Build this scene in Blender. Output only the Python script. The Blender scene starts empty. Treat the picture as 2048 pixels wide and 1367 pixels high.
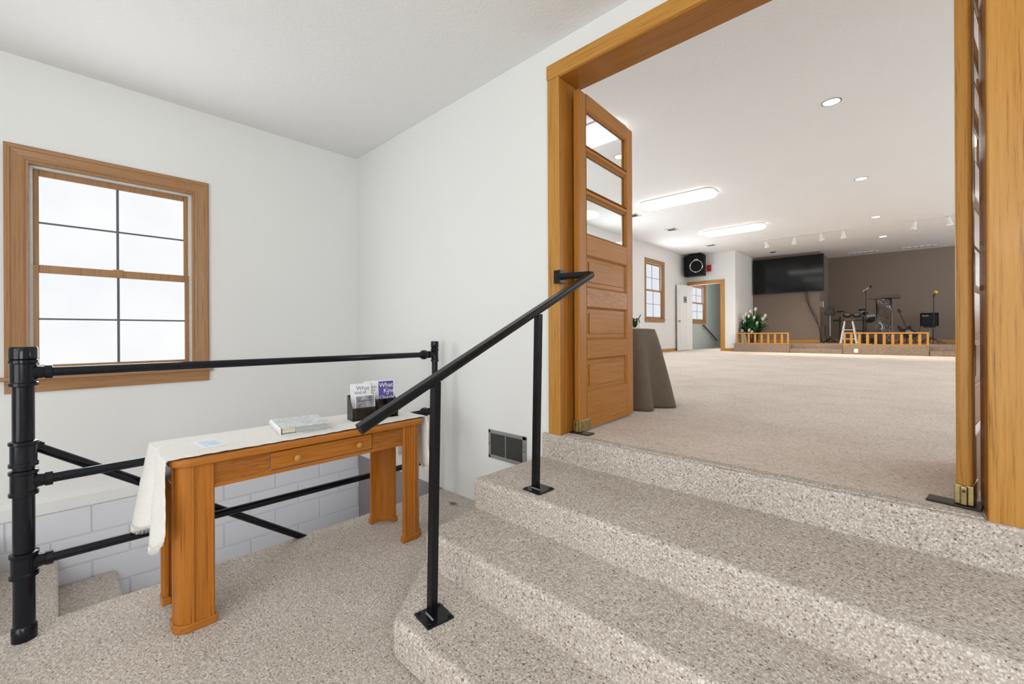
import bpy, bmesh, math, random
from mathutils import Vector, Matrix
R = math.radians
random.seed(7)
C = bpy.context.scene.collection
S = bpy.context.scene

# ---------------------------------------------------------------- camera, world, exposure
cam_d = bpy.data.cameras.new('camera'); cam = bpy.data.objects.new('camera', cam_d); C.objects.link(cam)
cam_d.sensor_width = 36.0; cam_d.lens = 857.0 / 2048 * 36; cam_d.shift_y = -18.5 / 2048
cam_d.clip_start = .02; cam_d.clip_end = 100
yaw = R(-43.3); rl = R(-0.27)
fw = Vector((math.sin(yaw), math.cos(yaw), 0)); rt0 = Vector((math.cos(yaw), -math.sin(yaw), 0)); up0 = Vector((0, 0, 1))
rt = rt0 * math.cos(rl) + up0 * math.sin(rl); up = -rt0 * math.sin(rl) + up0 * math.cos(rl)
M = Matrix(((rt.x, up.x, -fw.x), (rt.y, up.y, -fw.y), (rt.z, up.z, -fw.z))).to_4x4()
M.translation = Vector((0, 0, 1.291)); cam.matrix_world = M
S.camera = cam
S.view_settings.view_transform = 'Standard'; S.view_settings.look = 'None'
S.view_settings.exposure = 0.0; S.view_settings.gamma = 1.0; S.view_settings.use_curve_mapping = False
w = bpy.data.worlds.new('world'); S.world = w; w.use_nodes = True
w.node_tree.nodes['Background'].inputs[0].default_value = (.85, .92, 1, 1)
w.node_tree.nodes['Background'].inputs[1].default_value = .6

def area(name, loc, direction, sx, sy, power, col=(1, 1, 1), spread=180):
    d = bpy.data.lights.new(name, 'AREA'); d.shape = 'RECTANGLE'; d.size = sx; d.size_y = sy; d.energy = power; d.color = col
    d.spread = R(spread)
    o = bpy.data.objects.new(name, d); C.objects.link(o); o.location = loc
    o.rotation_euler = Vector(direction).to_track_quat('-Z', 'Y').to_euler(); return o
# daylight entering by the glazed entrance doors behind the camera and by the left window
area('daylight_entrance', (-.3, -3.1, 1.35), (0, 1, .0), 3.0, 2.3, 59, (.95, .985, 1))
area('fill_right_wall', (2.33, -1.2, 1.8), (-1, 0, 0), 1.8, 1.7, 60, (.95, .985, 1))  # soft general fill added on the right; no window is built there
area('daylight_left_window', (-4.28, .31, 1.75), (1, 0, 0), .75, 1.3, 14, (.95, .98, 1))
# hall: windows along the left long wall, plain area lights along the right one
for i, yy in enumerate((5.5, 9.3, 12.95)):
    area('daylight_hall_left', (-5.9, yy, 2.55), (1, 0, 0), 1.1, 1.7, 44, (.88, .955, 1))
    area('area_hall_right', (4.5, yy, 2.55), (-1, 0, 0), 1.1, 1.7, 58, (.88, .955, 1))

area('daylight_stair_room', (-5.88, 16.7, 2.4), (1, 0, 0), 1.0, 1.2, 55, (.93, .97, 1))
area('area_stage_right', (4.5, 17.6, 2.6), (-1, 0, 0), 1.4, 1.6, 75, (.93, .96, 1))  # area light facing the stage from the right wall; no window built there
# fill light added low under the landing edge to brighten the block wall
area('stairwell_fill', (-2.98, .9, -.50), (-1, 0, .12), 1.6, .3, 4.2, (.97, .98, 1))
# unseen fill light behind the camera, added to brighten the landing ceiling
area('ceiling_fill', (.9, -2.9, 2.35), (-.25, .35, 1), .5, .2, 29, (.95, .985, 1))

# ---------------------------------------------------------------- mesh helper
class MB:
    def __init__(s): s.bm = bmesh.new()
    def quad_box(s, c, axes):
        vs = []
        for i in (-1, 1):
            for j in (-1, 1):
                for k in (-1, 1):
                    vs.append(s.bm.verts.new(c + axes[0] * i + axes[1] * j + axes[2] * k))
        for f in ((0, 1, 3, 2), (4, 6, 7, 5), (0, 4, 5, 1), (2, 3, 7, 6), (0, 2, 6, 4), (1, 5, 7, 3)):
            s.bm.faces.new([vs[q] for q in f])
        return s
    def box(s, x0, x1, y0, y1, z0, z1):
        return s.quad_box(Vector(((x0 + x1) / 2, (y0 + y1) / 2, (z0 + z1) / 2)),
                          (Vector(((x1 - x0) / 2, 0, 0)), Vector((0, (y1 - y0) / 2, 0)), Vector((0, 0, (z1 - z0) / 2))))
    def bar(s, a, b, w, h, upv=(0, 0, 1)):
        a = Vector(a); b = Vector(b); d = (b - a); L = d.length / 2; d.normalize(); u = Vector(upv)
        r = d.cross(u)
        if r.length < 1e-4: r = d.cross(Vector((0, 1, 0)))
        r.normalize(); u = r.cross(d)
        return s.quad_box((a + b) / 2, (d * L, r * w / 2, u * h / 2))
    def cyl(s, a, b, r0, r1=None, n=20, caps=True):
        return s.sweep([a, b], [r0, r0 if r1 is None else r1], n, caps)
    def sweep(s, pts, rad, n=12, caps=True):
        pts = [Vector(p) for p in pts]
        if not isinstance(rad, (list, tuple)): rad = [rad] * len(pts)
        rings = []; prev = None
        for i, p in enumerate(pts):
            d = (pts[min(i + 1, len(pts) - 1)] - pts[max(i - 1, 0)]).normalized()
            if prev is None:
                prev = d.cross(Vector((0, 0, 1)) if abs(d.z) < .9 else Vector((1, 0, 0))).normalized()
            r = (prev - d * prev.dot(d)).normalized(); prev = r; u = d.cross(r)
            rings.append([s.bm.verts.new(p + (r * math.cos(2 * math.pi * k / n) + u * math.sin(2 * math.pi * k / n)) * rad[i]) for k in range(n)])
        for a, b in zip(rings, rings[1:]):
            for k in range(n): s.bm.faces.new((a[k], a[(k + 1) % n], b[(k + 1) % n], b[k]))
        if caps:
            s.bm.faces.new(rings[0][::-1]); s.bm.faces.new(rings[-1])
        return s
    def lathe(s, prof, c=(0, 0, 0), n=32, axis='z'):
        c = Vector(c); rings = []
        for r, z in prof:
            ring = []
            for k in range(n):
                a = 2 * math.pi * k / n; x, y = r * math.cos(a), r * math.sin(a)
                v = {'z': Vector((x, y, z)), 'x': Vector((z, x, y)), 'y': Vector((x, z, y))}[axis]
                ring.append(s.bm.verts.new(c + v))
            rings.append(ring)
        for a, b in zip(rings, rings[1:]):
            for k in range(n): s.bm.faces.new((a[k], a[(k + 1) % n], b[(k + 1) % n], b[k]))
        s.bm.faces.new(rings[0][::-1]); s.bm.faces.new(rings[-1]); return s
    def prism(s, poly, axis, d0, d1):
        def P(a, b, d): return {'x': (d, a, b), 'y': (a, d, b), 'z': (a, b, d)}[axis]
        A = [s.bm.verts.new(P(a, b, d0)) for a, b in poly]; B = [s.bm.verts.new(P(a, b, d1)) for a, b in poly]
        n = len(poly); s.bm.faces.new(A[::-1]); s.bm.faces.new(B)
        for k in range(n): s.bm.faces.new((A[k], A[(k + 1) % n], B[(k + 1) % n], B[k]))
        return s
    def sphere(s, c, r, sc=(1, 1, 1), seg=16):
        m = Matrix.Translation(Vector(c)) @ Matrix.Diagonal((r * sc[0], r * sc[1], r * sc[2], 1))
        bmesh.ops.create_uvsphere(s.bm, u_segments=seg, v_segments=seg // 2, radius=1, matrix=m); return s
    def torus(s, c, R0, r, ax=(0, 0, 1), n=32, m=8, a0=0, a1=2 * math.pi):
        q = Vector(ax).to_track_quat('Z', 'Y'); pts = []
        full = abs(a1 - a0 - 2 * math.pi) < 1e-6
        for k in range(n + (0 if full else 1)):
            a = a0 + (a1 - a0) * k / n; pts.append(Vector(c) + q @ Vector((math.cos(a) * R0, math.sin(a) * R0, 0)))
        if full: pts += [pts[0], ]
        return s.sweep(pts, r, m)
    def grid(s, fn, nu, nv, closed=False):
        g = [[s.bm.verts.new(fn(i / nu, j / nv)) for j in range(nv + 1)] for i in range(nu + (0 if closed else 1))]
        N = len(g)
        for i in range(nu):
            for j in range(nv):
                s.bm.faces.new((g[i][j], g[(i + 1) % N][j], g[(i + 1) % N][j + 1], g[i][j + 1]))
        return s
    def build(s, name, mat, parent=None, loc=None, bevel=0, seg=2, smooth=False, solid=0, sub=0, world=True):
        """world coordinates in, ONE linked mesh object out"""
        bmesh.ops.recalc_face_normals(s.bm, faces=s.bm.faces)
        off = Vector((0, 0, 0)); p = parent
        while p is not None: off += p.location; p = p.parent
        if parent is None and loc is not None: off = Vector(loc)
        if world: bmesh.ops.translate(s.bm, verts=s.bm.verts, vec=-off)
        me = bpy.data.meshes.new(name); s.bm.to_mesh(me); s.bm.free()
        o = bpy.data.objects.new(name, me); C.objects.link(o); me.materials.append(mat)
        if parent is not None: o.parent = parent
        elif loc is not None: o.location = loc
        if smooth or bevel:
            for f in me.polygons: f.use_smooth = True
        if solid:
            md = o.modifiers.new('solid', 'SOLIDIFY'); md.thickness = solid; md.offset = 0
        if bevel:
            md = o.modifiers.new('bevel', 'BEVEL'); md.width = bevel; md.segments = seg; md.limit_method = 'ANGLE'; md.angle_limit = R(40); md.harden_normals = True
        elif smooth:
            try: me.set_sharp_from_angle(angle=R(42))
            except Exception: pass
        if sub:
            md = o.modifiers.new('sub', 'SUBSURF'); md.levels = sub; md.render_levels = sub
        return o

def tag(o, label, cat=None, group=None, kind=None):
    if label: o['label'] = label
    if cat: o['category'] = cat
    if group: o['group'] = group
    if kind: o['kind'] = kind
    return o
def thing(name, label, cat, loc=(0, 0, 0), group=None, kind=None):
    o = bpy.data.objects.new(name, None); C.objects.link(o); o.location = loc; o.empty_display_size = .1
    return tag(o, label, cat, group, kind)
def copy_tree(o, parent=None):
    c = o.copy(); C.objects.link(c); c.parent = parent
    for ch in list(o.children): copy_tree(ch, c)
    return c
def dup(o, loc, label=None, rz=None):
    c = copy_tree(o); c.location = loc
    if label: c['label'] = label
    if rz is not None: c.rotation_euler = (0, 0, rz)
    return c
def lettering(name, body, size, loc, rot, mat, parent, extrude=.0006, align='LEFT', shear=0, sx=1.0):
    d = bpy.data.curves.new(name, 'FONT'); d.body = body; d.size = size; d.extrude = extrude; d.align_x = align; d.shear = shear; d.space_line = .95
    t = bpy.data.objects.new(name, d); C.objects.link(t)
    me = bpy.data.meshes.new_from_object(t.evaluated_get(bpy.context.evaluated_depsgraph_get())); bpy.data.objects.remove(t)
    o = bpy.data.objects.new(name, me); C.objects.link(o); me.materials.clear(); me.materials.append(mat)
    off = Vector((0, 0, 0)); p = parent
    while p is not None: off += p.location; p = p.parent
    o.parent = parent; o.location = Vector(loc) - off; o.rotation_euler = rot; o.scale = (sx, 1, 1); return o

# ---------------------------------------------------------------- materials
def nmat(name):
    m = bpy.data.materials.new(name); m.use_nodes = True; nt = m.node_tree
    return m, nt, nt.nodes['Principled BSDF']
def N(nt, t, **k):
    n = nt.nodes.new(t)
    for a, b in k.items():
        if a.startswith('_'): n.inputs[a[1:].replace('_', ' ')].default_value = b
        else: setattr(n, a, b)
    return n
def srgb(r, g, b):
    f = lambda c: (c / 255 / 12.92) if c / 255 <= .04045 else ((c / 255 + .055) / 1.055) ** 2.4
    return (f(r), f(g), f(b), 1)
def coords(nt, scale=(1, 1, 1), kind='Object'):
    tc = N(nt, 'ShaderNodeTexCoord'); mp = N(nt, 'ShaderNodeMapping'); mp.inputs['Scale'].default_value = scale
    nt.links.new(tc.outputs[kind], mp.inputs['Vector']); return mp.outputs['Vector']
def ramp(nt, src, stops):
    r = N(nt, 'ShaderNodeValToRGB'); e = r.color_ramp.elements
    while len(e) < len(stops): e.new(.5)
    for q, (p, c) in zip(e, stops): q.position = p; q.color = c
    nt.links.new(src, r.inputs[0]); return r.outputs[0]
def bump(nt, bsdf, src, strength, dist):
    b = N(nt, 'ShaderNodeBump'); b.inputs['Strength'].default_value = strength; b.inputs['Distance'].default_value = dist
    nt.links.new(src, b.inputs['Height']); nt.links.new(b.outputs[0], bsdf.inputs['Normal'])
def plain(name, col, rough=.5, metal=0, var=.06, scale=30, spec=None, bmp=0, coat=0):
    m, nt, b = nmat(name); b.inputs['Roughness'].default_value = rough; b.inputs['Metallic'].default_value = metal
    if coat: b.inputs['Coat Weight'].default_value = coat; b.inputs['Coat Roughness'].default_value = .08
    v = coords(nt); n = N(nt, 'ShaderNodeTexNoise', _Scale=scale, _Detail=3.0); nt.links.new(v, n.inputs['Vector'])
    lo = tuple(c * (1 - var) for c in col[:3]) + (1,); hi = tuple(min(1, c * (1 + var)) for c in col[:3]) + (1,)
    nt.links.new(ramp(nt, n.outputs['Fac'], [(.3, lo), (.7, hi)]), b.inputs['Base Color'])
    if bmp: bump(nt, b, n.outputs['Fac'], bmp, .004)
    if spec is not None: b.inputs['Specular IOR Level'].default_value = spec
    return m
def paint(name, col, scale=60, strength=.12, dist=.002, rough=.75, big=0):
    m, nt, b = nmat(name); b.inputs['Roughness'].default_value = rough; b.inputs['Specular IOR Level'].default_value = .25
    v = coords(nt); n = N(nt, 'ShaderNodeTexNoise', _Scale=scale, _Detail=5.0); nt.links.new(v, n.inputs['Vector'])
    n2 = N(nt, 'ShaderNodeTexNoise', _Scale=1.3, _Detail=2.0); nt.links.new(v, n2.inputs['Vector'])
    k = .985
    nt.links.new(ramp(nt, n2.outputs['Fac'], [(.3, tuple(c * k for c in col[:3]) + (1,)), (.7, col)]), b.inputs['Base Color'])
    bump(nt, b, n.outputs['Fac'], strength, dist); return m
def wood(name, c_lo, c_mid, c_hi, axis='z', rough=.34, s=1.0, coat=.08, fig=.22, figs=14.0, stretch=.03):
    m, nt, b = nmat(name); b.inputs['Roughness'].default_value = rough
    b.inputs['Coat Weight'].default_value = coat; b.inputs['Coat Roughness'].default_value = .15; b.inputs['Specular IOR Level'].default_value = .28
    sc = {'z': (1, 1, stretch), 'x': (stretch, 1, 1), 'y': (1, stretch, 1)}[axis]
    v = coords(nt, tuple(q * s for q in sc))
    n1 = N(nt, 'ShaderNodeTexNoise', _Scale=115.0, _Detail=6.0, _Roughness=.72); nt.links.new(v, n1.inputs['Vector'])
    n2 = N(nt, 'ShaderNodeTexNoise', _Scale=figs, _Detail=2.0, _Distortion=.5); nt.links.new(v, n2.inputs['Vector'])
    # cathedral figure: rings of a stretched noise field
    mm = N(nt, 'ShaderNodeMath', operation='MULTIPLY'); mm.inputs[1].default_value = 9.0; nt.links.new(n2.outputs['Fac'], mm.inputs[0])
    fr = N(nt, 'ShaderNodeMath', operation='PINGPONG'); fr.inputs[1].default_value = .5; nt.links.new(mm.outputs[0], fr.inputs[0])
    ml = N(nt, 'ShaderNodeMath', operation='MULTIPLY'); ml.inputs[1].default_value = fig; nt.links.new(fr.outputs[0], ml.inputs[0])
    ad = N(nt, 'ShaderNodeMath', operation='ADD'); nt.links.new(ml.outputs[0], ad.inputs[0]); nt.links.new(n1.outputs['Fac'], ad.inputs[1])
    nt.links.new(ramp(nt, ad.outputs[0], [(.30, c_lo), (.48, c_mid), (.80, c_hi)]), b.inputs['Base Color'])
    bump(nt, b, n1.outputs['Fac'], .08, .001); return m
def woods(name, *a, **k): return {ax: wood(name + '_' + ax, *a, axis=ax, **k) for ax in 'xyz'}
def carpet(name, dark, mid, light, scale=190.0, strength=.9):
    m, nt, b = nmat(name); b.inputs['Roughness'].default_value = .95; b.inputs['Specular IOR Level'].default_value = .1
    v = coords(nt)
    vo = N(nt, 'ShaderNodeTexVoronoi', _Scale=scale); nt.links.new(v, vo.inputs['Vector'])
    n = N(nt, 'ShaderNodeTexNoise', _Scale=scale * .55, _Detail=3.0, _Roughness=.7); nt.links.new(v, n.inputs['Vector'])
    sx = N(nt, 'ShaderNodeSeparateColor'); nt.links.new(vo.outputs['Color'], sx.inputs[0])
    a = N(nt, 'ShaderNodeMath', operation='MULTIPLY'); a.inputs[1].default_value = .45; nt.links.new(sx.outputs[0], a.inputs[0])
    c = N(nt, 'ShaderNodeMath', operation='ADD'); nt.links.new(a.outputs[0], c.inputs[0]); nt.links.new(n.outputs['Fac'], c.inputs[1])
    col = ramp(nt, c.outputs[0], [(.40, dark), (.58, mid), (.76, mid), (.95, light)])
    nb = N(nt, 'ShaderNodeTexNoise', _Scale=2.2, _Detail=4.0); nt.links.new(v, nb.inputs['Vector'])
    sh = ramp(nt, nb.outputs['Fac'], [(.3, (.9, .89, .87, 1)), (.62, (1, 1, 1, 1))])
    mx = N(nt, 'ShaderNodeMix', data_type='RGBA', blend_type='MULTIPLY'); mx.inputs[0].default_value = 1
    nt.links.new(col, mx.inputs[6]); nt.links.new(sh, mx.inputs[7]); nt.links.new(mx.outputs[2], b.inputs['Base Color'])
    bump(nt, b, c.outputs[0], strength, .006); return m
def emis(name, col, strength, tint=None):
    m, nt, b = nmat(name); nt.nodes.remove(b); e = N(nt, 'ShaderNodeEmission'); e.inputs[1].default_value = strength
    v = coords(nt, kind='Object'); n = N(nt, 'ShaderNodeTexNoise', _Scale=2.0, _Detail=2.0); nt.links.new(v, n.inputs['Vector'])
    lo = tint or tuple(c * .95 for c in col[:3]) + (1,)
    nt.links.new(ramp(nt, n.outputs['Fac'], [(.35, lo), (.65, col)]), e.inputs[0])
    nt.links.new(e.outputs[0], nt.nodes['Material Output'].inputs[0]); return m

WALL = paint('wall_paint', (.80, .80, .785, 1))
CEIL = paint('ceiling_texture', (.86, .86, .85, 1), scale=45, strength=.5, dist=.006)
HWALL = paint('hall_wall_paint', (.78, .77, .755, 1))
HCEIL = paint('hall_ceiling_texture', (.86, .85, .845, 1), scale=28, strength=.55, dist=.01)
TAUPE = paint('taupe_paint', (.235, .185, .150, 1))
SAGE = paint('grey_green_paint', (.42, .45, .42, 1))
CMU = paint('painted_block', (.72, .73, .775, 1), scale=120, strength=.35, dist=.003, rough=.5)
DKGREY = paint('grey_lower_wall', (.30, .275, .285, 1))  # plain darker grey for the low stairwell walls
OAK = woods('golden_oak', (.22, .085, .012, 1), (.49, .23, .042, 1), (.57, .295, .070, 1), fig=.10)
FIR = woods('fir_door', (.20, .068, .008, 1), (.36, .14, .018, 1), (.45, .19, .030, 1), s=.8, fig=.13)
KNOTTY = wood('knotty_rail_wood', (.13, .040, .008, 1), (.30, .11, .02, 1), (.46, .20, .05, 1), axis='y', s=1.0, fig=.55, figs=9.0, stretch=.35)
PINE = woods('window_pine', (.18, .085, .032, 1), (.35, .185, .082, 1), (.43, .24, .115, 1))
CHERRY = woods('table_oak', (.17, .045, .005, 1), (.39, .13, .014, 1), (.48, .175, .025, 1), rough=.25, coat=.2)
VENEER = wood('table_veneer', (.08, .022, .004, 1), (.28, .09, .013, 1), (.40, .145, .025, 1), axis='y', s=1.2, rough=.25, fig=.5, figs=11.0, stretch=.12)
CARPET = carpet('landing_carpet', (.15, .115, .09, 1), (.55, .485, .425, 1), (.82, .765, .71, 1), strength=.6)
CARPET2 = carpet('hall_carpet', (.36, .29, .24, 1), (.72, .625, .55, 1), (.84, .76, .69, 1), scale=160, strength=.35)
def stain(m, cx, cy, r):
    nt = m.node_tree; b = nt.nodes['Principled BSDF']; src = b.inputs['Base Color'].links[0].from_socket
    v = coords(nt, (1, 1, 1)); n = N(nt, 'ShaderNodeTexNoise', _Scale=26.0, _Detail=3.0); nt.links.new(v, n.inputs['Vector'])
    sb = N(nt, 'ShaderNodeVectorMath', operation='SUBTRACT'); sb.inputs[1].default_value = (cx, cy, 0); nt.links.new(v, sb.inputs[0])
    sc_ = N(nt, 'ShaderNodeVectorMath', operation='MULTIPLY'); sc_.inputs[1].default_value = (.8, 1.8, 1); nt.links.new(sb.outputs[0], sc_.inputs[0])
    ln = N(nt, 'ShaderNodeVectorMath', operation='LENGTH'); nt.links.new(sc_.outputs[0], ln.inputs[0])
    ad = N(nt, 'ShaderNodeMath', operation='MULTIPLY_ADD'); ad.inputs[1].default_value = r * 2.2; nt.links.new(n.outputs['Fac'], ad.inputs[0]); nt.links.new(ln.outputs['Value'], ad.inputs[2])
    fac = ramp(nt, ad.outputs[0], [(r * 1.35, (.38, .34, .30, 1)), (r * 1.9, (1, 1, 1, 1))])
    mx = N(nt, 'ShaderNodeMix', data_type='RGBA', blend_type='MULTIPLY'); mx.inputs[0].default_value = 1
    nt.links.new(src, mx.inputs[6]); nt.links.new(fac, mx.inputs[7]); nt.links.new(mx.outputs[2], b.inputs['Base Color'])
stain(CARPET, -2.55, 2.05, .065)
STAGEC = carpet('stage_carpet', (.14, .10, .075, 1), (.27, .20, .15, 1), (.38, .30, .235, 1), scale=90, strength=.5)
BLACK = plain('black_gloss_paint', (.004, .005, .009, 1), rough=.13, var=.3, scale=40, bmp=.05, spec=.35)
BLACKR = plain('black_satin_paint', (.005, .005, .007, 1), rough=.28, var=.3, scale=60, bmp=.06, spec=.3)
BRASS = plain('aged_brass', (.42, .34, .16, 1), rough=.28, metal=1, var=.25, scale=25)
DARKM = plain('dark_metal', (.05, .045, .04, 1), rough=.4, metal=.8)
STEEL = plain('painted_grille_metal', (.30, .30, .29, 1), rough=.45, metal=.3)
SLOT = plain('grille_slat', (.10, .10, .095, 1), rough=.5, metal=.3)
VOID = plain('dark_inside', (.015, .015, .015, 1), rough=.9)
VINYL = plain('white_vinyl', (.72, .72, .68, 1), rough=.4)
WHITE = plain('white_paint', (.75, .74, .72, 1), rough=.4)
PAPER = plain('white_paper', (.83, .83, .85, 1), rough=.6, var=.03)
CLOTH = plain('cream_cotton', (.86, .84, .79, 1), rough=.95, var=.06, scale=160, bmp=.8)
FABRIC = plain('taupe_tablecloth', (.125, .093, .064, 1), rough=.8, var=.08, scale=14)
MUNTIN = plain('grey_muntin', (.10, .11, .13, 1), rough=.5)
CHROME = plain('chrome', (.7, .7, .7, 1), rough=.15, metal=1)
PLASTIC = plain('black_plastic', (.012, .012, .013, 1), rough=.45)
BLACKM = plain('black_cabinet', (.004, .004, .0045, 1), rough=.7, spec=.2)
GRILLEC = plain('black_grille_cloth', (.012, .012, .013, 1), rough=.9, scale=200, bmp=.4)
SCREEN = plain('screen_glass', (.004, .005, .006, 1), rough=.10, var=.05, spec=.28)
SEAT = plain('brown_seat', (.11, .06, .038, 1), rough=.4)
BROWNP = plain('dark_brown_finish', (.055, .035, .022, 1), rough=.35)
GREEN = plain('leaf_green', (.018, .075, .016, 1), rough=.45, var=.5, scale=12)
PETAL = plain('white_petal', (.80, .78, .72, 1), rough=.6)
YELLOW = plain('yellow_foam', (.75, .55, .03, 1), rough=.9)
RED = plain('red_plastic', (.5, .02, .02, 1), rough=.4)
PURPLE = plain('purple_print', (.085, .075, .29, 1), rough=.5, var=.1)
BLUEPR = plain('pale_blue_print', (.55, .68, .82, 1), rough=.5, var=.12, scale=20)
INK = plain('dark_ink', (.02, .02, .03, 1), rough=.6)
BLUEINK = plain('blue_ink', (.12, .18, .28, 1), rough=.6)
GREYPR = plain('grey_print', (.28, .28, .30, 1), rough=.5, var=.5, scale=22)
CREAMP = plain('cream_pages', (.62, .56, .42, 1), rough=.8, var=.12, scale=200)
GREYP = plain('grey_pages', (.42, .43, .40, 1), rough=.8, var=.15, scale=200)
CLEAR, nt, b = nmat('clear_glass'); b.inputs['Roughness'].default_value = .02; b.inputs['Base Color'].default_value = (1, 1, 1, 1)
nt.nodes.remove(b); g_ = N(nt, 'ShaderNodeBsdfGlossy'); g_.inputs['Roughness'].default_value = .02; t_ = N(nt, 'ShaderNodeBsdfTransparent')
t_.inputs[0].default_value = (.97, .985, .98, 1); f_ = N(nt, 'ShaderNodeMapRange'); lw_ = N(nt, 'ShaderNodeLayerWeight'); pw_ = N(nt, 'ShaderNodeMath', operation='POWER'); pw_.inputs[1].default_value = 4.0; nt.links.new(lw_.outputs['Facing'], pw_.inputs[0]); nt.links.new(pw_.outputs[0], f_.inputs[0]); f_.inputs[3].default_value = .035; f_.inputs[4].default_value = .75; x_ = N(nt, 'ShaderNodeMixShader')
nt.links.new(f_.outputs[0], x_.inputs[0]); nt.links.new(t_.outputs[0], x_.inputs[1]); nt.links.new(g_.outputs[0], x_.inputs[2])
nt.links.new(x_.outputs[0], nt.nodes['Material Output'].inputs[0])
def tinted(name, col):
    m = CLEAR.copy(); m.name = name
    for q in m.node_tree.nodes:
        if q.type == 'BSDF_TRANSPARENT': q.inputs[0].default_value = col
    return m
SMOKE = tinted('smoked_acrylic', (.42, .37, .33, 1)); SMOKE2 = tinted('dark_smoked_acrylic', (.30, .26, .23, 1))
FROST = emis('frosted_daylight_glass', (1, 1, 1, 1), 1.0, (.93, .95, .975, 1))
FROST2 = emis('frosted_hall_glass', (.93, .95, 1, 1), .88)
FLUO = emis('lit_diffuser', (1, .985, .955, 1), 5.5)
BULB = emis('lit_bulb', (1, .93, .82, 1), 9.0)
SPOTF = emis('lit_spot_face', (1, .94, .88, 1), 2.2)
# marble print for the guest book
MARBLE, nt, b = nmat('marbled_cover'); b.inputs['Roughness'].default_value = .3
v = coords(nt); n = N(nt, 'ShaderNodeTexNoise', _Scale=14.0, _Detail=5.0, _Distortion=1.5); nt.links.new(v, n.inputs['Vector'])
nt.links.new(ramp(nt, n.outputs['Fac'], [(.40, (.72, .74, .76, 1)), (.5, (.50, .53, .54, 1)), (.56, (.74, .76, .78, 1))]), b.inputs['Base Color'])

# ---------------------------------------------------------------- the setting
U = .642; LC = 3.15; HC = 3.99; WX = -4.345; WB = 2.2; WT = 2.39
def st(name, mb, mat, label, **k):
    return tag(mb.build(name, mat, **k), label, None, None, 'structure')
m = MB(); m.box(-2.875, 2.4, -3.2, 2.2, -.28, 0); m.box(WX - .06, -2.875, -3.2, -.30, -.28, 0)
st('floor_landing', m, CARPET, 'beige speckled loop carpet on the entry landing', bevel=.012)
st('floor_hall', MB().box(-6.0, 4.6, WT - .002, 19.6, U - .1, U).box(-1.636, .177, WB + .0, WT, U - .1, U), CARPET2, 'beige carpet of the large hall')
st('ceiling_landing', MB().box(WX, 2.4, -3.2, WB, LC, LC + .1), CEIL, 'white textured ceiling over the landing')
st('ceiling_hall', MB().box(-6.2, 4.8, WB + .02, 19.8, HC, HC + .1), HCEIL, 'off-white textured hall ceiling')
# wall with the window (left)
wy0, wy1, wz0, wz1 = -.147, .785, 1.01, 2.465
m = MB(); m.box(WX - .16, WX, -3.2, wy0, .17, LC); m.box(WX - .16, WX, wy1, WB, .17, LC)
m.box(WX - .16, WX, wy0, wy1, .17, wz0); m.box(WX - .16, WX, wy0, wy1, wz1, LC)
st('wall_left', m, WALL, 'white wall with the oak framed window')
st('trim_1', MB().prism([(WX - .05, .178), (WX, .178), (WX + .028, .150), (WX + .028, .072), (WX - .05, .072)], 'y', -3.2, WB), WALL,
   'white sloped ledge above the painted block wall')
# block wall of the stairwell
m = MB(); bw, bh = .405, .203
for row in range(10):
    z1 = .064 - row * bh; yy = 2.2 + (.203 if row % 2 else 0) - .012
    while yy > -1.6:
        a, bb = max(yy - bw + .008, -1.7), min(yy, 2.2)
        if bb > a: m.box(WX - .08, WX + .022, a, bb, z1 - bh + .010, z1)
        yy -= bw
blk = st('wall_block', m, CMU, 'white painted concrete block wall of the stairwell', bevel=.005)
st('wall_block_joint', MB().box(WX - .1, WX + .013, -1.7, 2.2, -2.0, .07), CMU, 'painted mortar joints of the block wall')
# wall with the doorway
ox0, ox1, oz = -1.636, .177, 2.905
m = MB(); m.box(-6.2, ox0 - .02, WB, WT, U - .3, HC); m.box(ox1 + .02, 4.8, WB, WT, U - .3, HC); m.box(ox0 - .02, ox1 + .02, WB, WT, oz + .02, HC)
m.box(-2.875, 2.6, WB, WT, -.3, U - .3)
m.box(-4.5, -2.875, WB, WT, .0, U - .3)
st('wall_front', m, WALL, 'white wall with the wide wooden doorway')
st('wall_stairwell', MB().box(-4.5, -2.875, WB, WT, -2.2, 0), DKGREY, 'grey end wall low in the stairwell')
st('wall_under_landing', MB().box(-2.905, -2.877, -.3, WB, -2.2, -.281), DKGREY, 'grey side wall under the landing edge')
st('wall_right', MB().box(2.4, 2.5, -3.3, WB, -.28, LC), WALL, 'white wall right of the camera')
m = MB(); m.box(WX - .16, -1.9, -3.3, -3.2, -.28, LC); m.box(1.3, 2.5, -3.3, -3.2, -.28, LC); m.box(-1.9, 1.3, -3.3, -3.2, 2.6, LC)
st('wall_back', m, WALL, 'white wall behind the camera around the glazed entrance')
st('window_entrance', MB().box(-1.9, 1.3, -3.26, -3.22, 0, 2.6), FROST, 'bright glazed entrance behind the camera')

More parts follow.
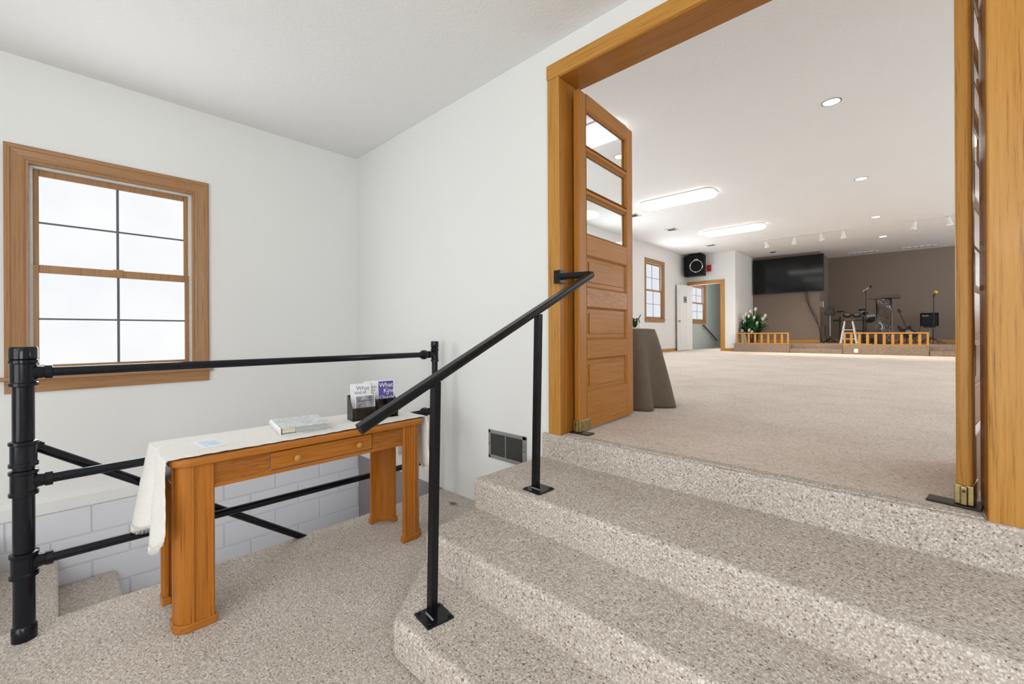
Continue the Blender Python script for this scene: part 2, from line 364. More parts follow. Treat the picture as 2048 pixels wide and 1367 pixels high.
# hall walls
m = MB(); hy0, hy1, hz0, hz1 = 12.35, 13.56, 1.70, 3.48
m.box(-6.16, -6.0, WT, hy0, U, HC); m.box(-6.16, -6.0, hy1, 15.6, U, HC); m.box(-6.16, -6.0, hy0, hy1, U, hz0); m.box(-6.16, -6.0, hy0, hy1, hz1, HC)
st('wall_hall_left', m, HWALL, 'white left wall of the hall with a window')
m = MB(); m.box(-6.16, -6.0, 15.6, 16.05, -2.2, HC); m.box(-6.16, -6.0, 17.36, 19.7, -2.2, HC); m.box(-6.16, -6.0, 16.05, 17.36, -2.2, 1.70); m.box(-6.16, -6.0, 16.05, 17.36, 3.04, HC)
m.box(-6.0, -4.39, 19.6, 19.7, -2.2, HC)
st('wall_stair_room', m, SAGE, 'grey-green wall of the stair room behind the white door')
m = MB(); m.box(-4.83, -4.37, 15.49, 15.61, U, HC); m.box(-6.0, -5.86, 15.49, 15.61, U, HC); m.box(-5.86, -4.83, 15.49, 15.61, 2.95, HC)
m.box(-4.49, -4.37, 15.61, 17.6, U, HC)
st('wall_hall_alcove', m, HWALL, 'white wall beside the stage with the door opening')
st('wall_stage_left', MB().box(-4.49, -2.35, 17.6, 19.6, U, HC), TAUPE, 'taupe wall behind the television')
st('wall_stage_back', MB().box(-2.36, 4.7, 19.6, 19.7, U, HC), TAUPE, 'taupe back wall of the stage')
m = MB(); m.box(4.6, 4.7, WT, 19.7, U, HC)
st('wall_hall_right', m, HWALL, 'white right wall of the hall')
st('ceiling_stair_room', MB().box(-6.0, -4.49, 15.61, 19.6, HC - .02, HC - .001), HCEIL, 'white ceiling of the stair room')

# baseboards
def bb(name, x0, x1, y0, y1, z0, ax, label):
    st(name, MB().box(x0, x1, y0, y1, z0, z0 + .095), OAK[ax], label, bevel=.006)
bb('baseboard_hall_left', -6.0, -5.985, WT, 15.45, U, 'y', 'oak baseboard along the left hall wall')
bb('baseboard_hall_corner', -4.70, -4.36, 15.475, 15.49, U, 'x', 'short oak baseboard beside the white door')
bb('baseboard_stage_left', -4.36, -2.35, 17.585, 17.6, .905, 'x', 'oak baseboard under the television wall')
bb('baseboard_stage_back', -2.35, 4.6, 19.585, 19.6, .905, 'x', 'oak baseboard at the back of the stage')

# ---------------------------------------------------------------- windows
def window(name, X, y0, y1, z0, z1, label, glass, sgn=1, dep=.075, cw=.092, wd=PINE, sillx=.045, lock=True):
    """double hung window in the wall plane x = X; hole y0..y1, z0..z1; room on +x"""
    t = thing(name, label, None, (X, (y0 + y1) / 2, z0), kind='structure')
    def prof(inner, outer):  # moulded casing cross-section (across, out)
        return [(0, 0), (0, .010), (.010, .014), (.016, .011), (.024, .012), (.060, .018), (.066, .024), (.082, .026), (.092, .020), (.092, 0)]
    P = [(a * cw / .092, q) for a, q in prof(0, 0)]
    for side in ('l', 'r', 't'):  # mitred casing legs and head
        m = MB(); rings = []
        for end in (0, 1):
            ring = []
            for a, q in P:
                if side == 'l': yy, zz = y0 - a, (z0 if end == 0 else z1 + a)
                elif side == 'r': yy, zz = y1 + a, (z0 if end == 0 else z1 + a)
                else: yy, zz = ((y0 - a) if end == 0 else (y1 + a)), z1 + a
                ring.append(m.bm.verts.new((X + q, yy, zz)))
            rings.append(ring)
        n = len(P)
        for k in range(n): m.bm.faces.new((rings[0][k], rings[0][(k + 1) % n], rings[1][(k + 1) % n], rings[1][k]))
        m.bm.faces.new(rings[0]); m.bm.faces.new(rings[1][::-1])
        m.build('casing', wd['y' if side == 't' else 'z'], t)
    D = dep + .05
    m = MB(); m.box(X - D, X + .004, y0 - .001, y0 + .016, z0, z1); m.box(X - D, X + .004, y1 - .016, y1 + .001, z0, z1); m.box(X - D, X + .004, y0 + .0161, y1 - .0161, z1 - .016, z1 + .001)
    m.build('jamb', wd['z'], t)
    a, bq = y0 + .016, y1 - .016; zt = z1 - .016; mid = (z0 + zt) / 2
    m = MB(); m.box(X - D, X - dep + .03, a, a + .018, z0, zt); m.box(X - D, X - dep + .03, bq - .018, bq, z0, zt); m.box(X - D, X - dep + .03, a + .0181, bq - .0181, zt - .014, zt)
    m.box(X - D - .03, X - D + .001, y0 - .01, a + .045, z0 - .01, z1 + .01); m.box(X - D - .03, X - D + .001, bq - .045, y1 + .01, z0 - .01, z1 + .01); m.box(X - D - .03, X - D + .001, a + .0451, bq - .0451, zt - .045, z1 + .01)
    m.build('jamb_liner', VINYL, t)
    def sash(nm, xf, za, zb, bot, topr):
        s = .040; m = MB(); xb = xf - .030; i0, i1 = a + .006, bq - .006
        m.box(xb, xf, i0, i0 + s, za, zb); m.box(xb, xf, i1 - s, i1, za, zb); m.box(xb, xf, i0 + s, i1 - s, za, za + bot); m.box(xb, xf, i0 + s, i1 - s, zb - topr, zb)
        so = m.build(nm, wd['z'], t, bevel=.004)
        gy0, gy1, gz0, gz1 = i0 + s, i1 - s, za + bot, zb - topr
        g = MB().box(xb + .008, xb + .012, gy0 - .004, gy1 + .004, gz0 - .004, gz1 + .004).build('pane', glass, so)
        mu = MB(); ym = (gy0 + gy1) / 2; zm = (gz0 + gz1) / 2
        mu.box(xb + .012, xb + .020, ym - .0075, ym + .0075, gz0, gz1); mu.box(xb + .012, xb + .0195, gy0, gy1, zm - .006, zm + .006)
        mu.build('muntin', MUNTIN, so)
        return so
    sash('upper_sash', X - dep - .005, mid - .01, zt - .014, .030, .040)
    lo = sash('lower_sash', X - dep + .030, z0 + .012, mid + .045, .062, .055)
    if lock:
        MB().box(X - dep + .004, X - dep + .03, (y0 + y1) / 2 - .03, (y0 + y1) / 2 + .03, mid + .045, mid + .052).build('sash_lock', BRASS, lo)
    m = MB(); m.box(X - .07, X + sillx, y0 - .115, y1 + .115, z0 - .022, z0 + .004)
    m.build('window_stool', wd['y'], t, bevel=.006)
    m = MB(); m.prism([(X, z0 - .105), (X + .016, z0 - .105), (X + .018, z0 - .05), (X + .026, z0 - .035), (X + .028, z0 - .022), (X, z0 - .022)], 'y', y0 - .092, y1 + .092)
    m.build('apron', wd['y'], t)
    return t
window('window_1', WX, wy0, wy1, wz0, wz1, 'double hung window with pine casing and frosted panes on the left wall', FROST)
window('window_2', -6.0, hy0, hy1, hz0, hz1, 'tall oak framed double hung window on the left hall wall', FROST2, lock=False)
window('window_3', -6.0, 16.05, 17.36, 1.70, 3.04, 'oak framed window of the stair room seen through the white door', FROST2, lock=False)

# ---------------------------------------------------------------- doorway casing and leaves
dw = thing('trim_2', 'golden oak casing and jamb around the double doorway', None, (-.73, WB, U), kind='structure')
MB().box(-1.733, ox0, WB - .022, WB, U - .012, 2.917).build('casing_leg', OAK['z'], dw, bevel=.008, seg=3)
MB().box(ox1, .275, WB - .022, WB, U - .012, 2.917).build('casing_leg', OAK['z'], dw, bevel=.008, seg=3)
MB().box(-1.738, .278, WB - .024, WB, 2.917, 3.013).build('casing_head', OAK['x'], dw, bevel=.008, seg=3)
MB().box(ox0 - .02, ox0, WB - .02, WT + .01, U, oz + .02).build('jamb', FIR['z'], dw, bevel=.004)
MB().box(ox1, ox1 + .02, WB - .02, WT + .01, U, oz + .02).build('jamb', FIR['z'], dw, bevel=.004)
MB().box(ox0, ox1, WB - .02, WT + .01, oz, oz + .02).build('head_jamb', FIR['x'], dw, bevel=.004)
m = MB()
for dx, dz in ((.012, .028), (.020, .055), (.022, .082), (.052, .045)): m.cyl((-1.738 + dx, WB - .0245, 3.013 - dz), (-1.738 + dx, WB - .0255, 3.013 - dz), .0016, n=8)
m.build('nail_hole', VOID, dw)
m = MB(); m.box(-1.738, .278, WT, WT + .02, 2.917, 3.013); m.box(-1.733, ox0, WT, WT + .02, U, 2.917); m.box(ox1, .275, WT, WT + .02, U, 2.917)
m.build('inner_casing', OAK['z'], dw, bevel=.006)

def door_leaf(name, loc, rz, label, flip=1):
    t = thing(name, label, None, (0, 0, 0), kind='structure')
    W, T = .79, .045; h = T / 2; zz = lambda z: z - U
    F = FIR
    m = MB(); m.box(-h, h, 0, .095, .016, 2.215); m.build('hinge_stile', OAK['z'] if flip < 0 else F['z'], t, bevel=.016 if flip < 0 else .010, seg=4)
    m = MB(); m.box(-h, h, W - .10, W, .016, 2.215); m.build('lock_stile', F['z'], t, bevel=.006)
    a, b = .095, W - .10
    m = MB(); m.box(-h, h, a, b, zz(2.765), 2.215); m.build('top_rail', F['y'], t)
    for z0, z1 in ((2.475, 2.517), (2.192, 2.234)):
        mm = MB(); mm.prism([(-h, zz(z0) + .012), (-h + .012, zz(z0)), (h - .012, zz(z0)), (h, zz(z0) + .012), (h, zz(z1) - .012), (h - .012, zz(z1)), (-h + .012, zz(z1)), (-h, zz(z1) - .012)], 'y', a, b)
        mm.build('glazing_bar', F['y'], t)
    m = MB(); m.box(-h, h, a, b, zz(1.80), zz(1.935)); m.build('lock_rail', F['y'], t, bevel=.004)
    m = MB(); m.box(-h, h, a, b, zz(1.46), zz(1.586)); m.build('panel_rail', KNOTTY, t, bevel=.004)
    m = MB(); m.box(-h, h, a, b, zz(1.118), zz(1.241)); m.build('panel_rail', F['y'], t, bevel=.004)
    m = MB(); m.box(-h, h, a, b, .016, zz(.895)); m.build('bottom_rail', F['y'], t, bevel=.004)
    for z0, z1 in ((1.586, 1.80), (1.241, 1.46), (.895, 1.118)):
        m = MB(); m.box(-.006, .006, a, b, zz(z0), zz(z1))
        m.box(-.014, .014, a + .045, b - .045, zz(z0) + .040, zz(z1) - .040)
        # sticking around the panel
        for s in (-1, 1):
            x = s * .013
            m.prism([(s * .006, zz(z0)), (s * h, zz(z0)), (s * .006, zz(z0) + .014)], 'y', a, b); m.prism([(s * .006, zz(z1)), (s * h, zz(z1)), (s * .006, zz(z1) - .014)], 'y', a, b)
            m.prism([(s * .006, a), (s * h, a), (s * .006, a + .014)], 'z', zz(z0), zz(z1)); m.prism([(s * .006, b), (s * h, b), (s * .006, b - .014)], 'z', zz(z0), zz(z1))
        m.build('panel', F['y'], t, bevel=.003)
    for z0, z1 in ((1.935, 2.192), (2.234, 2.475), (2.517, 2.765)):
        MB().box(-.002, .002, a, b, zz(z0), zz(z1)).build('glass_pane', CLEAR, t)
        m = MB()
        for s in (-1, 1):
            m.prism([(s * .002, a), (s * h, a), (s * .012, a + .012), (s * .002, a + .012)], 'z', zz(z0), zz(z1)); m.prism([(s * .002, b), (s * h, b), (s * .012, b - .012), (s * .002, b - .012)], 'z', zz(z0), zz(z1))
            m.prism([(s * .002, zz(z1)), (s * h, zz(z1)), (s * .012, zz(z1) - .012), (s * .002, zz(z1) - .012)], 'y', a, b); m.prism([(s * .002, zz(z0)), (s * h, zz(z0)), (s * .012, zz(z0) + .012), (s * .002, zz(z0) + .012)], 'y', a, b)
        m.build('glazing_bead', F['z'], t)
    # spring pivot at the foot
    m = MB(); m.box(-h - .003, h + .003, -.006, .135, .010, .082); br = m.build('pivot_plate', BRASS, t, bevel=.003)
    m = MB(); m.box(-.011, .011, -.014, .006, .008, .080); m.build('pivot_cover', BRASS, br, bevel=.006)
    m = MB(); m.cyl((-h - .004, .04, .045), (h + .004, .04, .045), .004, n=10); m.cyl((0, -.0142, .062), (0, -.0152, .062), .005, n=10); m.build('pivot_screw', DARKM, br)
    fp = MB(); fp.box(-.10 if flip < 0 else -.045, .045 if flip < 0 else .10, -.022, .05, .001, .009); fp.cyl((0, .02, .005), (0, .02, .018), .02, n=14)
    fp.build('floor_plate', DARKM, br, bevel=.002)
    t.location = loc; t.rotation_euler = (0, 0, rz); return t
door_leaf('door_1', (-1.588, 2.292, U), R(2.9), 'left leaf of the wooden double doors, glazed above and panelled below, swung open')
door_leaf('door_2', (.1275, 2.285, U), R(-8.5), 'right leaf of the wooden double doors seen edge-on beside the oak casing', flip=-1)

# ---------------------------------------------------------------- steps up to the hall
sc = thing('staircase', 'four carpeted beige steps rising from the landing to the hall doorway', 'stairs', (.3, 1.6, 0))
q = U / 4
m = MB(); m.prism([(-1.517, .905), (2.398, .905), (2.398, 1.26), (-1.80, 1.26)], 'z', 0, q); m.build('step', CARPET, sc, bevel=.028, seg=4)
m = MB(); m.prism([(-1.757, 1.232), (2.398, 1.232), (2.398, 1.62), (-1.80, 1.62)], 'z', 0, 2 * q); m.build('step', CARPET, sc, bevel=.026, seg=4)
m = MB(); m.prism([(-1.806, 1.590), (2.398, 1.590), (2.398, 2.198), (-1.806, 2.198)], 'z', 0, 3 * q); m.build('step', CARPET, sc, bevel=.026, seg=4)
m = MB(); m.prism([(-1.772, 2.163), (2.398, 2.163), (2.398, 2.198), (-1.79, 2.198)], 'z', 3 * q - .02, 4 * q - .002)
m.box(ox0, ox1, 2.19, 2.26, U - .02, U + .002); m.build('top_riser', CARPET, sc, bevel=.014, seg=4)
# stairs down beside the block wall
sd = thing('staircase', 'carpeted steps going down beside the white block wall', 'stairs', (-3.6, .8, -.9))
for k in range(9):
    z = -.238 - k * .207; y0 = -.30 + .30 * k
    m = MB(); m.box(WX + .024, -2.907, y0 - (.02 if k else 0), min(y0 + .30, 2.19), z - .4, z); m.build('step', CARPET, sd, bevel=.03, seg=4)

# ---------------------------------------------------------------- pipe guard rail on the landing
pr = thing('guard_rail', 'glossy black pipe guard rail between the table and the stairwell', 'railing', (-2.78, 1.0, 0))
def ring(m, c, r, h=.012): m.cyl((c[0], c[1], c[2] - h / 2), (c[0], c[1], c[2] + h / 2), r, n=28)
def newel(x, y, r, top, knuckles, nm):
    m = MB(); m.cyl((x, y, 0), (x, y, top - .02), r, n=28); p = m.build(nm, BLACK, pr, smooth=True)
    m = MB(); m.lathe([(r * 1.16, top - .055), (r * 1.30, top - .05), (r * 1.30, top - .008), (r * 1.2, top), (.001, top)], (x, y, 0), 28); m.build('end_cap', BLACK, p, smooth=True)
    for z0, z1 in knuckles:
        m = MB(); R1 = r * 1.20; R2 = r * 1.34
        m.lathe([(r, z0 - .004), (R2, z0), (R2, z0 + .013), (R1, z0 + .017), (R1, z1 - .017), (R2, z1 - .013), (R2, z1), (r, z1 + .004)], (x, y, 0), 28)
        m.build('pipe_fitting', BLACK, p, smooth=True)
    m = MB(); m.lathe([(r * 1.16, 0), (r * 1.16, .055), (r, .062)], (x, y, 0), 28); m.build('base_collar', BLACK, p, smooth=True)
LX, LY, RX, RY = -2.765, -.100, -2.808, 2.075
newel(LX, LY, .0335, 1.241, [(1.075, 1.185), (.735, .840), (.612, .716), (.266, .368)], 'newel_post')
newel(RX, RY, .024, 1.226, [(1.065, 1.165), (.60, .72), (.25, .34)], 'newel_post')
def pipe(zl, zr, nm, union=False):
    d = Vector((RX - LX, RY - LY, 0)).normalized()
    a = Vector((LX, LY, zl)); b = Vector((RX, RY, zr))
    m = MB(); m.cyl(a, b, .0205, n=20); p = m.build(nm, BLACK, pr, smooth=True)
    m = MB(); m.sweep([a, a + d * .045, a + d * .060, a + d * .062, a + d * .085, a + d * .087], [.036, .028, .026, .030, .030, .021], 20); m.build('tee_branch', BLACK, p, smooth=True)
    m = MB(); m.sweep([b, b - d * .035, b - d * .045, b - d * .047, b - d * .065, b - d * .067], [.028, .024, .022, .028, .028, .021], 20)
    if union: m.sweep([b - d * .085, b - d * .09, b - d * .12, b - d * .135, b - d * .15], [.022, .037, .037, .026, .021], 8)
    m.build('tee_branch', BLACK, p, smooth=True)
pipe(1.130, 1.122, 'top_pipe', True); pipe(.664, .672, 'middle_pipe', True); pipe(.318, .285, 'bottom_pipe', True)
# stair handrail behind it
hr = thing('stair_handrail', 'black pipe handrail slanting down into the stairwell behind the guard rail', 'handrail', (-2.86, .5, .3))
a, b = Vector((-2.835, -.085, .812)), Vector((-2.86, 1.50, -.31))
MB().sweep([a, b, b + (b - a) * .25], .0195, 18).build('rail_pipe', BLACK, hr, smooth=True)
m = MB(); m.sweep([a - (b - a) * .001, a + (b - a) * .02, a + (b - a) * .021], [.027, .027, .02], 18); m.cyl((LX, LY, .800), (-2.835, -.085, .812), .02, n=14); m.build('rail_fitting', BLACK, hr, smooth=True)
m = MB(); m.cyl((-2.86, 1.0, -.05), (-2.895, 1.0, -.33), .012, n=10); m.build('rail_bracket', BLACK, hr, smooth=True)

# ---------------------------------------------------------------- slanted handrail of the steps
h2 = thing('step_handrail', 'black square-post metal handrail slanting up the carpeted steps to the doorway', 'handrail', (-1.4, 1.4, q))
A, B = Vector((-1.42, .725, .955)), Vector((-1.37, 2.13, 1.627)); d = (B - A).normalized(); r_ = d.cross(Vector((0, 0, 1))).normalized(); u_ = r_.cross(d)
def capbar(a, b, name):
    m = MB(); prof = [(-.019, .017), (-.021, .012), (-.020, -.004), (-.014, -.016), (-.005, -.021), (.005, -.021), (.014, -.016), (.020, -.004), (.021, .012), (.019, .017)]
    dd = (b - a).normalized(); rr = dd.cross(Vector((0, 0, 1))).normalized(); uu = rr.cross(dd)
    ra = [m.bm.verts.new(a + rr * p + uu * z) for p, z in prof]; rb = [m.bm.verts.new(b + rr * p + uu * z) for p, z in prof]
    n = len(prof); m.bm.faces.new(ra); m.bm.faces.new(rb[::-1])
    for k in range(n): m.bm.faces.new((ra[k], ra[(k + 1) % n], rb[(k + 1) % n], rb[k]))
    return m.build(name, BLACKR, h2, bevel=.0015)
capbar(A, B, 'handrail_bar')
tip = B + Vector((0, 0, .002))
capbar(tip, Vector((-1.60, 2.135, 1.637)), 'return_bar')
m = MB(); m.box(-1.640, -1.590, 2.12, WB - .0225, 1.595, 1.677); m.build('wall_bracket', BLACKR, h2, bevel=.002)
def post(base, top, z0, pc, rz):
    base = Vector(base); top = Vector(top)
    m = MB(); m.bar(base, top, .032, .032, (0, 1, 0)); p = m.build('post', BLACKR, h2, bevel=.002)
    cx, cy = pc; m = MB(); ax = Vector((math.cos(rz), math.sin(rz), 0)); ay = Vector((-ax.y, ax.x, 0))
    m.quad_box(Vector((cx, cy, z0 + .004)), (ax * .058, ay * .058, Vector((0, 0, .004)))); m.build('base_plate', BLACKR, p, bevel=.002)
    for i in (-1, 1):
        for j in (-1, 1):
            c = Vector((cx, cy, z0 + .008)) + ax * i * .044 + ay * j * .044; MB().lathe([(.0075, 0), (.0075, .003), (.003, .006)], c, 10).build('screw', BLACK, p, smooth=True)
    m = MB(); m.bar(Vector((cx, cy, z0 + .010)) + ay * -.02 + ax * -.03, Vector((cx, cy, z0 + .010)) + ay * -.02 + ax * .03, .008, .006)
    m.build('weld_bead', STEEL, p, bevel=.003)
post((-1.425, 1.034, q), (-1.409, 1.045, 1.095), q, (-1.402, 1.027), R(-8))
post((-1.437, 1.698, 3 * q), (-1.388, 1.668, 1.385), 3 * q, (-1.420, 1.700), R(-3))

# ---------------------------------------------------------------- register grille
vg = thing('wall_register', 'grey metal return air grille low on the white wall beside the steps', 'vent', (-2.125, WB, .475))
x0, x1, z0, z1 = -2.312, -1.938, .370, .578; y0 = WB - .008
m = MB(); m.box(x0, x1, y0, WB, z1 - .026, z1); m.box(x0, x1, y0, WB, z0, z0 + .026); m.box(x0, x0 + .022, y0, WB, z0, z1); m.box(x1 - .036, x1, y0, WB, z0, z1)
m.build('frame', STEEL, vg, bevel=.003)
MB().box(-2.140, -2.132, y0, WB, z0 + .02, z1 - .02).build('mullion', STEEL, vg)
m = MB(); x = x0 + .027
while x < x1 - .04:
    m.quad_box(Vector((x, WB - .004, (z0 + z1) / 2)), (Vector((.0016, .003, 0)), Vector((-.0004, .0008, 0)), Vector((0, 0, .078)))); x += .0085
m.build('louver', SLOT, vg)
MB().box(x0 + .02, x1 - .034, WB - .0015, WB - .0005, z0 + .02, z1 - .02).build('duct_opening', VOID, vg)
m = MB(); m.box(x1 - .030, x1 - .022, y0 - .006, y0, .50, .53); m.build('damper_lever', STEEL, vg)
for x in (x0 + .01, x1 - .016): MB().lathe([(.004, 0), (.004, -.002)], (x, y0, .474), 8, 'y').build('screw', DARKM, vg)

# ---------------------------------------------------------------- console table
tb = thing('console_table', 'long orange-brown oak console table with two drawer knobs, in front of the pipe rail', 'table', (-2.5, .97, 0))
def rrect(x0, x1, y0, y1, r, n=8):
    P = []
    for cx, cy, a0 in ((x1 - r, y1 - r, 0), (x0 + r, y1 - r, 90), (x0 + r, y0 + r, 180), (x1 - r, y0 + r, 270)):
        for k in range(n + 1): a = R(a0 + 90 * k / n); P.append((cx + r * math.cos(a), cy + r * math.sin(a)))
    return P
TX0, TX1, TY0, TY1 = -2.730, -2.272, .325, 1.615
m = MB(); m.prism(rrect(TX0, TX1, TY0, TY1, .075), 'z', .716, .750); m.build('tabletop', CHERRY['y'], tb, bevel=.010, seg=4)
# corner legs: quarter-round shells hollow on the inside, plinth below
def leg(cx, cy, sx, sy):
    # (cx, cy) outer corner, s points inward
    W, Dp, r, t = .140, .105, .060, .020
    def arc(off, n=8):
        P = []; rr = r - off
        for k in range(n + 1):
            a = math.pi / 2 * k / n; P.append((r - rr * math.cos(a), r - rr * math.sin(a)))
        return P
    def poly(o, grow=0):
        out = [(-grow, Dp + grow)] + [(a - (grow if a < r else 0), b - (grow if b < r else 0)) for a, b in arc(0)] + [(W + grow, -grow), (W + grow, t + grow)]
        # concave inside
        R2 = .115; c = (t + R2, t + R2 * .95)
        inn = [(t + .085, t + grow * .5), (t + .045, t + .012), (t + .018, t + .034), (t + grow * .5, Dp * .85)]
        return out + inn + [(t + grow, Dp + grow)]
    def place(P): return [(cx + sx * b, cy + sy * a) for a, b in P]
    m = MB(); m.prism(place(poly(0)), 'z', .030, .716); lg = m.build('leg', CHERRY['z'], tb, bevel=.003)
    m = MB(); m.prism(place(poly(0, .008)), 'z', 0, .036); m.build('plinth', CHERRY['y'], lg, bevel=.005, seg=3)
    m = MB()
    for a, b in ((r + .001, 0), (W - .008, 0)):
        px, py = cx + sx * b, cy + sy * a; m.cyl((px, py, .036), (px, py, .714), .0055, n=10)
    px, py = cx + sx * (r + .002), cy; m.cyl((px, py, .036), (px, py, .714), .0055, n=10)
    m.build('bead_moulding', CHERRY['z'], lg, smooth=True)
gx0, gx1, gy0, gy1 = TX0 + .018, TX1 - .022, TY0 + .018, TY1 - .018
leg(gx1, gy0, -1, 1); leg(gx1, gy1, -1, -1); leg(gx0, gy0, 1, 1); leg(gx0, gy1, 1, -1)
xa = gx1 - .010
MB().box(xa - .018, xa, gy0 + .13, .712, .618, .716).build('apron_panel', VENEER, tb)
MB().box(xa - .018, xa, 1.256, gy1 - .13, .618, .716).build('apron_panel', VENEER, tb)
MB().box(gx0 + .01, gx0 + .028, gy0 + .13, gy1 - .13, .618, .716).build('apron_panel', VENEER, tb)
for yy in (gy0 + .004, gy1 - .022):
    MB().box(gx0 + .10, gx1 - .10, yy, yy + .018, .618, .716).build('end_apron', CHERRY['x'], tb)
MB().box(xa - .016, xa + .003, gy0 + .13, gy1 - .13, .600, .620).build('apron_moulding', CHERRY['y'], tb, bevel=.004)
m = MB(); m.box(xa - .018, xa + .004, .716, 1.252, .624, .708); m.box(xa - .32, xa - .018, .74, 1.23, .63, .70); dr = m.build('drawer', CHERRY['y'], tb, bevel=.004)
for ky in (.832, 1.162):
    MB().lathe([(.006, .0), (.006, .010), (.012, .014), (.0155, .020), (.0155, .026), (.011, .030), (.0001, .0305)], (xa + .004, ky, .663), 20, 'x').build('knob', OAK['y'], dr, smooth=True)

# runner cloth lying on the table and hanging over both ends
def cloth():
    m = MB(); cx0, cx1 = -2.745, -2.305
    def f(u, v):  # u across, v along
        x = cx0 + (cx1 - cx0) * u
        L0, T, L1 = .40, 1.30, .33
        s = v * (L0 + T + L1)
        wob = .006 * math.sin(19 * u + 7 * v) + .004 * math.sin(31 * v + 5 * u)
        if s < L0:
            d = (L0 - s) ; k = d / L0; fold = math.sin(u * 9.0 + .8) * .028 * k ** .7 + math.sin(u * 21) * .006 * k
            rr = min(d, .03)
            ff = (.040 * math.exp(-((u - .42) / .13) ** 2) - .018 * math.exp(-((u - .72) / .16) ** 2) - .010 * math.exp(-((u - .12) / .12) ** 2)) * k ** .5; y = TY0 - .010 - min(1, d / .04) * .006 - .055 * k * (1 - u) - .004 * k + ff; z = .757 - max(0, d - .012) * (1.0 - .07 * math.exp(-((u - .40) / .12) ** 2) - .22 * max(0, (u - .72) / .28) ** 2)
            x = x - .045 * k * (1 - u) + .035 * k * u + math.sin(d * 22 + u * 8) * .005
        elif s > L0 + T:
            d = s - L0 - T; k = d / L1; fold = math.sin(u * 10 + 2) * .022 * k ** .7
            y = TY1 + .012 + min(1, d / .04) * .010 + .025 * k + fold; z = .757 - max(0, d - .012) * (1 - .05 * math.sin(u * 6))
            x = x + .010 * math.sin(d * 25 + u * 6) + .02 * k
        else:
            a = (s - L0) / T; y = TY0 - .012 + a * (TY1 - TY0 + .024); z = .7555 + abs(wob) * .25
            e = min(a, 1 - a) * 12
            if e < 1: z += .0005
        x += .0035 * math.sin(v * 160) * (1 if u > .98 or u < .02 else 0)
        return Vector((x, y, z))
    m.grid(f, 36, 110)
    return m, f
m, f_ = cloth()
cl = m.build('table_runner', CLOTH, loc=(-2.5, .97, .755), smooth=True, solid=.0035)
tag(cl, 'frayed cream cotton runner draped over the console table', 'cloth')
m = MB()
for v_, s_ in ((0, -1), (1, 1)):
    for k in range(70):
        p = f_(k / 69, v_); m.sweep([p, p + Vector((random.uniform(-.004, .004), s_ * .002, -.012)), p + Vector((random.uniform(-.009, .009), s_ * .003, -.026))], [.0014, .0011, .0007], 4)
for u_ in (0, 1):
    for k in range(200):
        p = f_(u_, .16 + .68 * k / 199); s_ = 1 if u_ else -1
        m.sweep([p, p + Vector((s_ * random.uniform(.003, .010), random.uniform(-.006, .006), random.uniform(-.001, .004)))], [.0012, .0007], 4)
fr = m.build('fringe', CLOTH, cl); fr['kind'] = 'stuff'

# guest book
TZ = .759
def rotz(o, a): o.rotation_euler = (0, 0, a)
gb = thing('guest_book', 'thick white marbled guest book lying flat on the runner', 'book', (-2.575, .955, TZ))
m = MB(); m.box(-.15 - 2.575, .15 - 2.575, .955 - .125, .955 + .125, TZ, TZ + .003); m.box(-.15 - 2.575, .15 - 2.575, .955 - .125, .955 + .125, TZ + .034, TZ + .0375)
m.build('cover', MARBLE, gb, bevel=.001)
prof = [(.955 - .125, TZ + .001)] + [(.955 - .125 - .010 * math.sin(math.pi * k / 6), TZ + .001 + .036 * k / 6) for k in range(1, 6)] + [(.955 - .125, TZ + .037), (.955 - .121, TZ + .034), (.955 - .121, TZ + .003)]
MB().prism([(a, b) for a, b in prof], 'x', -2.725, -2.425).build('spine', WHITE, gb, smooth=True)
m = MB(); m.box(-2.718, -2.432, .84, .905, TZ + .006, TZ + .034); m.build('page_block', CREAMP, gb, bevel=.004)
m = MB(); m.box(-2.718, -2.434, .905, 1.072, TZ + .003, TZ + .034); m.build('page_block', GREYP, gb, bevel=.002)
rotz(gb, R(-9)); gb.location.x = -2.55; gb.location.y = .945
# card
cd = thing('greeting_card', 'small square card with pale blue picture lying near the table end', 'card', (-2.50, .50, TZ))
MB().box(-2.50 - .085, -2.50 + .085, .5 - .045, .5 + .055, TZ, TZ + .003).build('card_stock', PAPER, cd)
MB().box(-2.50 - .055, -2.50 + .065, .5 - .030, .5 + .040, TZ + .003, TZ + .0034).build('picture', BLUEPR, cd)
rotz(cd, R(3))
# leaflet holder (built facing +x in local space, turned after)
lh = thing('leaflet_holder', 'smoked acrylic leaflet holder with two pockets on the far end of the table', 'leaflet holder', (0, 0, 0))
W = .29
m = MB(); m.box(-.055, -.051, 0, W, 0, .150); m.build('back_panel', SMOKE2, lh)
m = MB(); m.box(-.055, .045, 0, W, 0, .004); m.build('base', SMOKE2, lh)
for ya, nm_ in ((0, 'side_panel'), (W - .003, 'side_panel'), (W * .54, 'divider')):
    MB().prism([(-.055, 0), (.045, 0), (.045, .070), (-.030, .150), (-.055, .150)], 'y', ya, ya + .003).build(nm_, SMOKE2, lh)
MB().box(.041, .045, .003, W * .54, .004, .078).build('front_pocket', SMOKE, lh)
MB().box(.020, .024, W * .54, W - .003, .004, .118).build('front_pocket', SMOKE, lh)
lh.location = (-2.515, 1.225, TZ); lh.rotation_euler = (0, 0, R(-8))
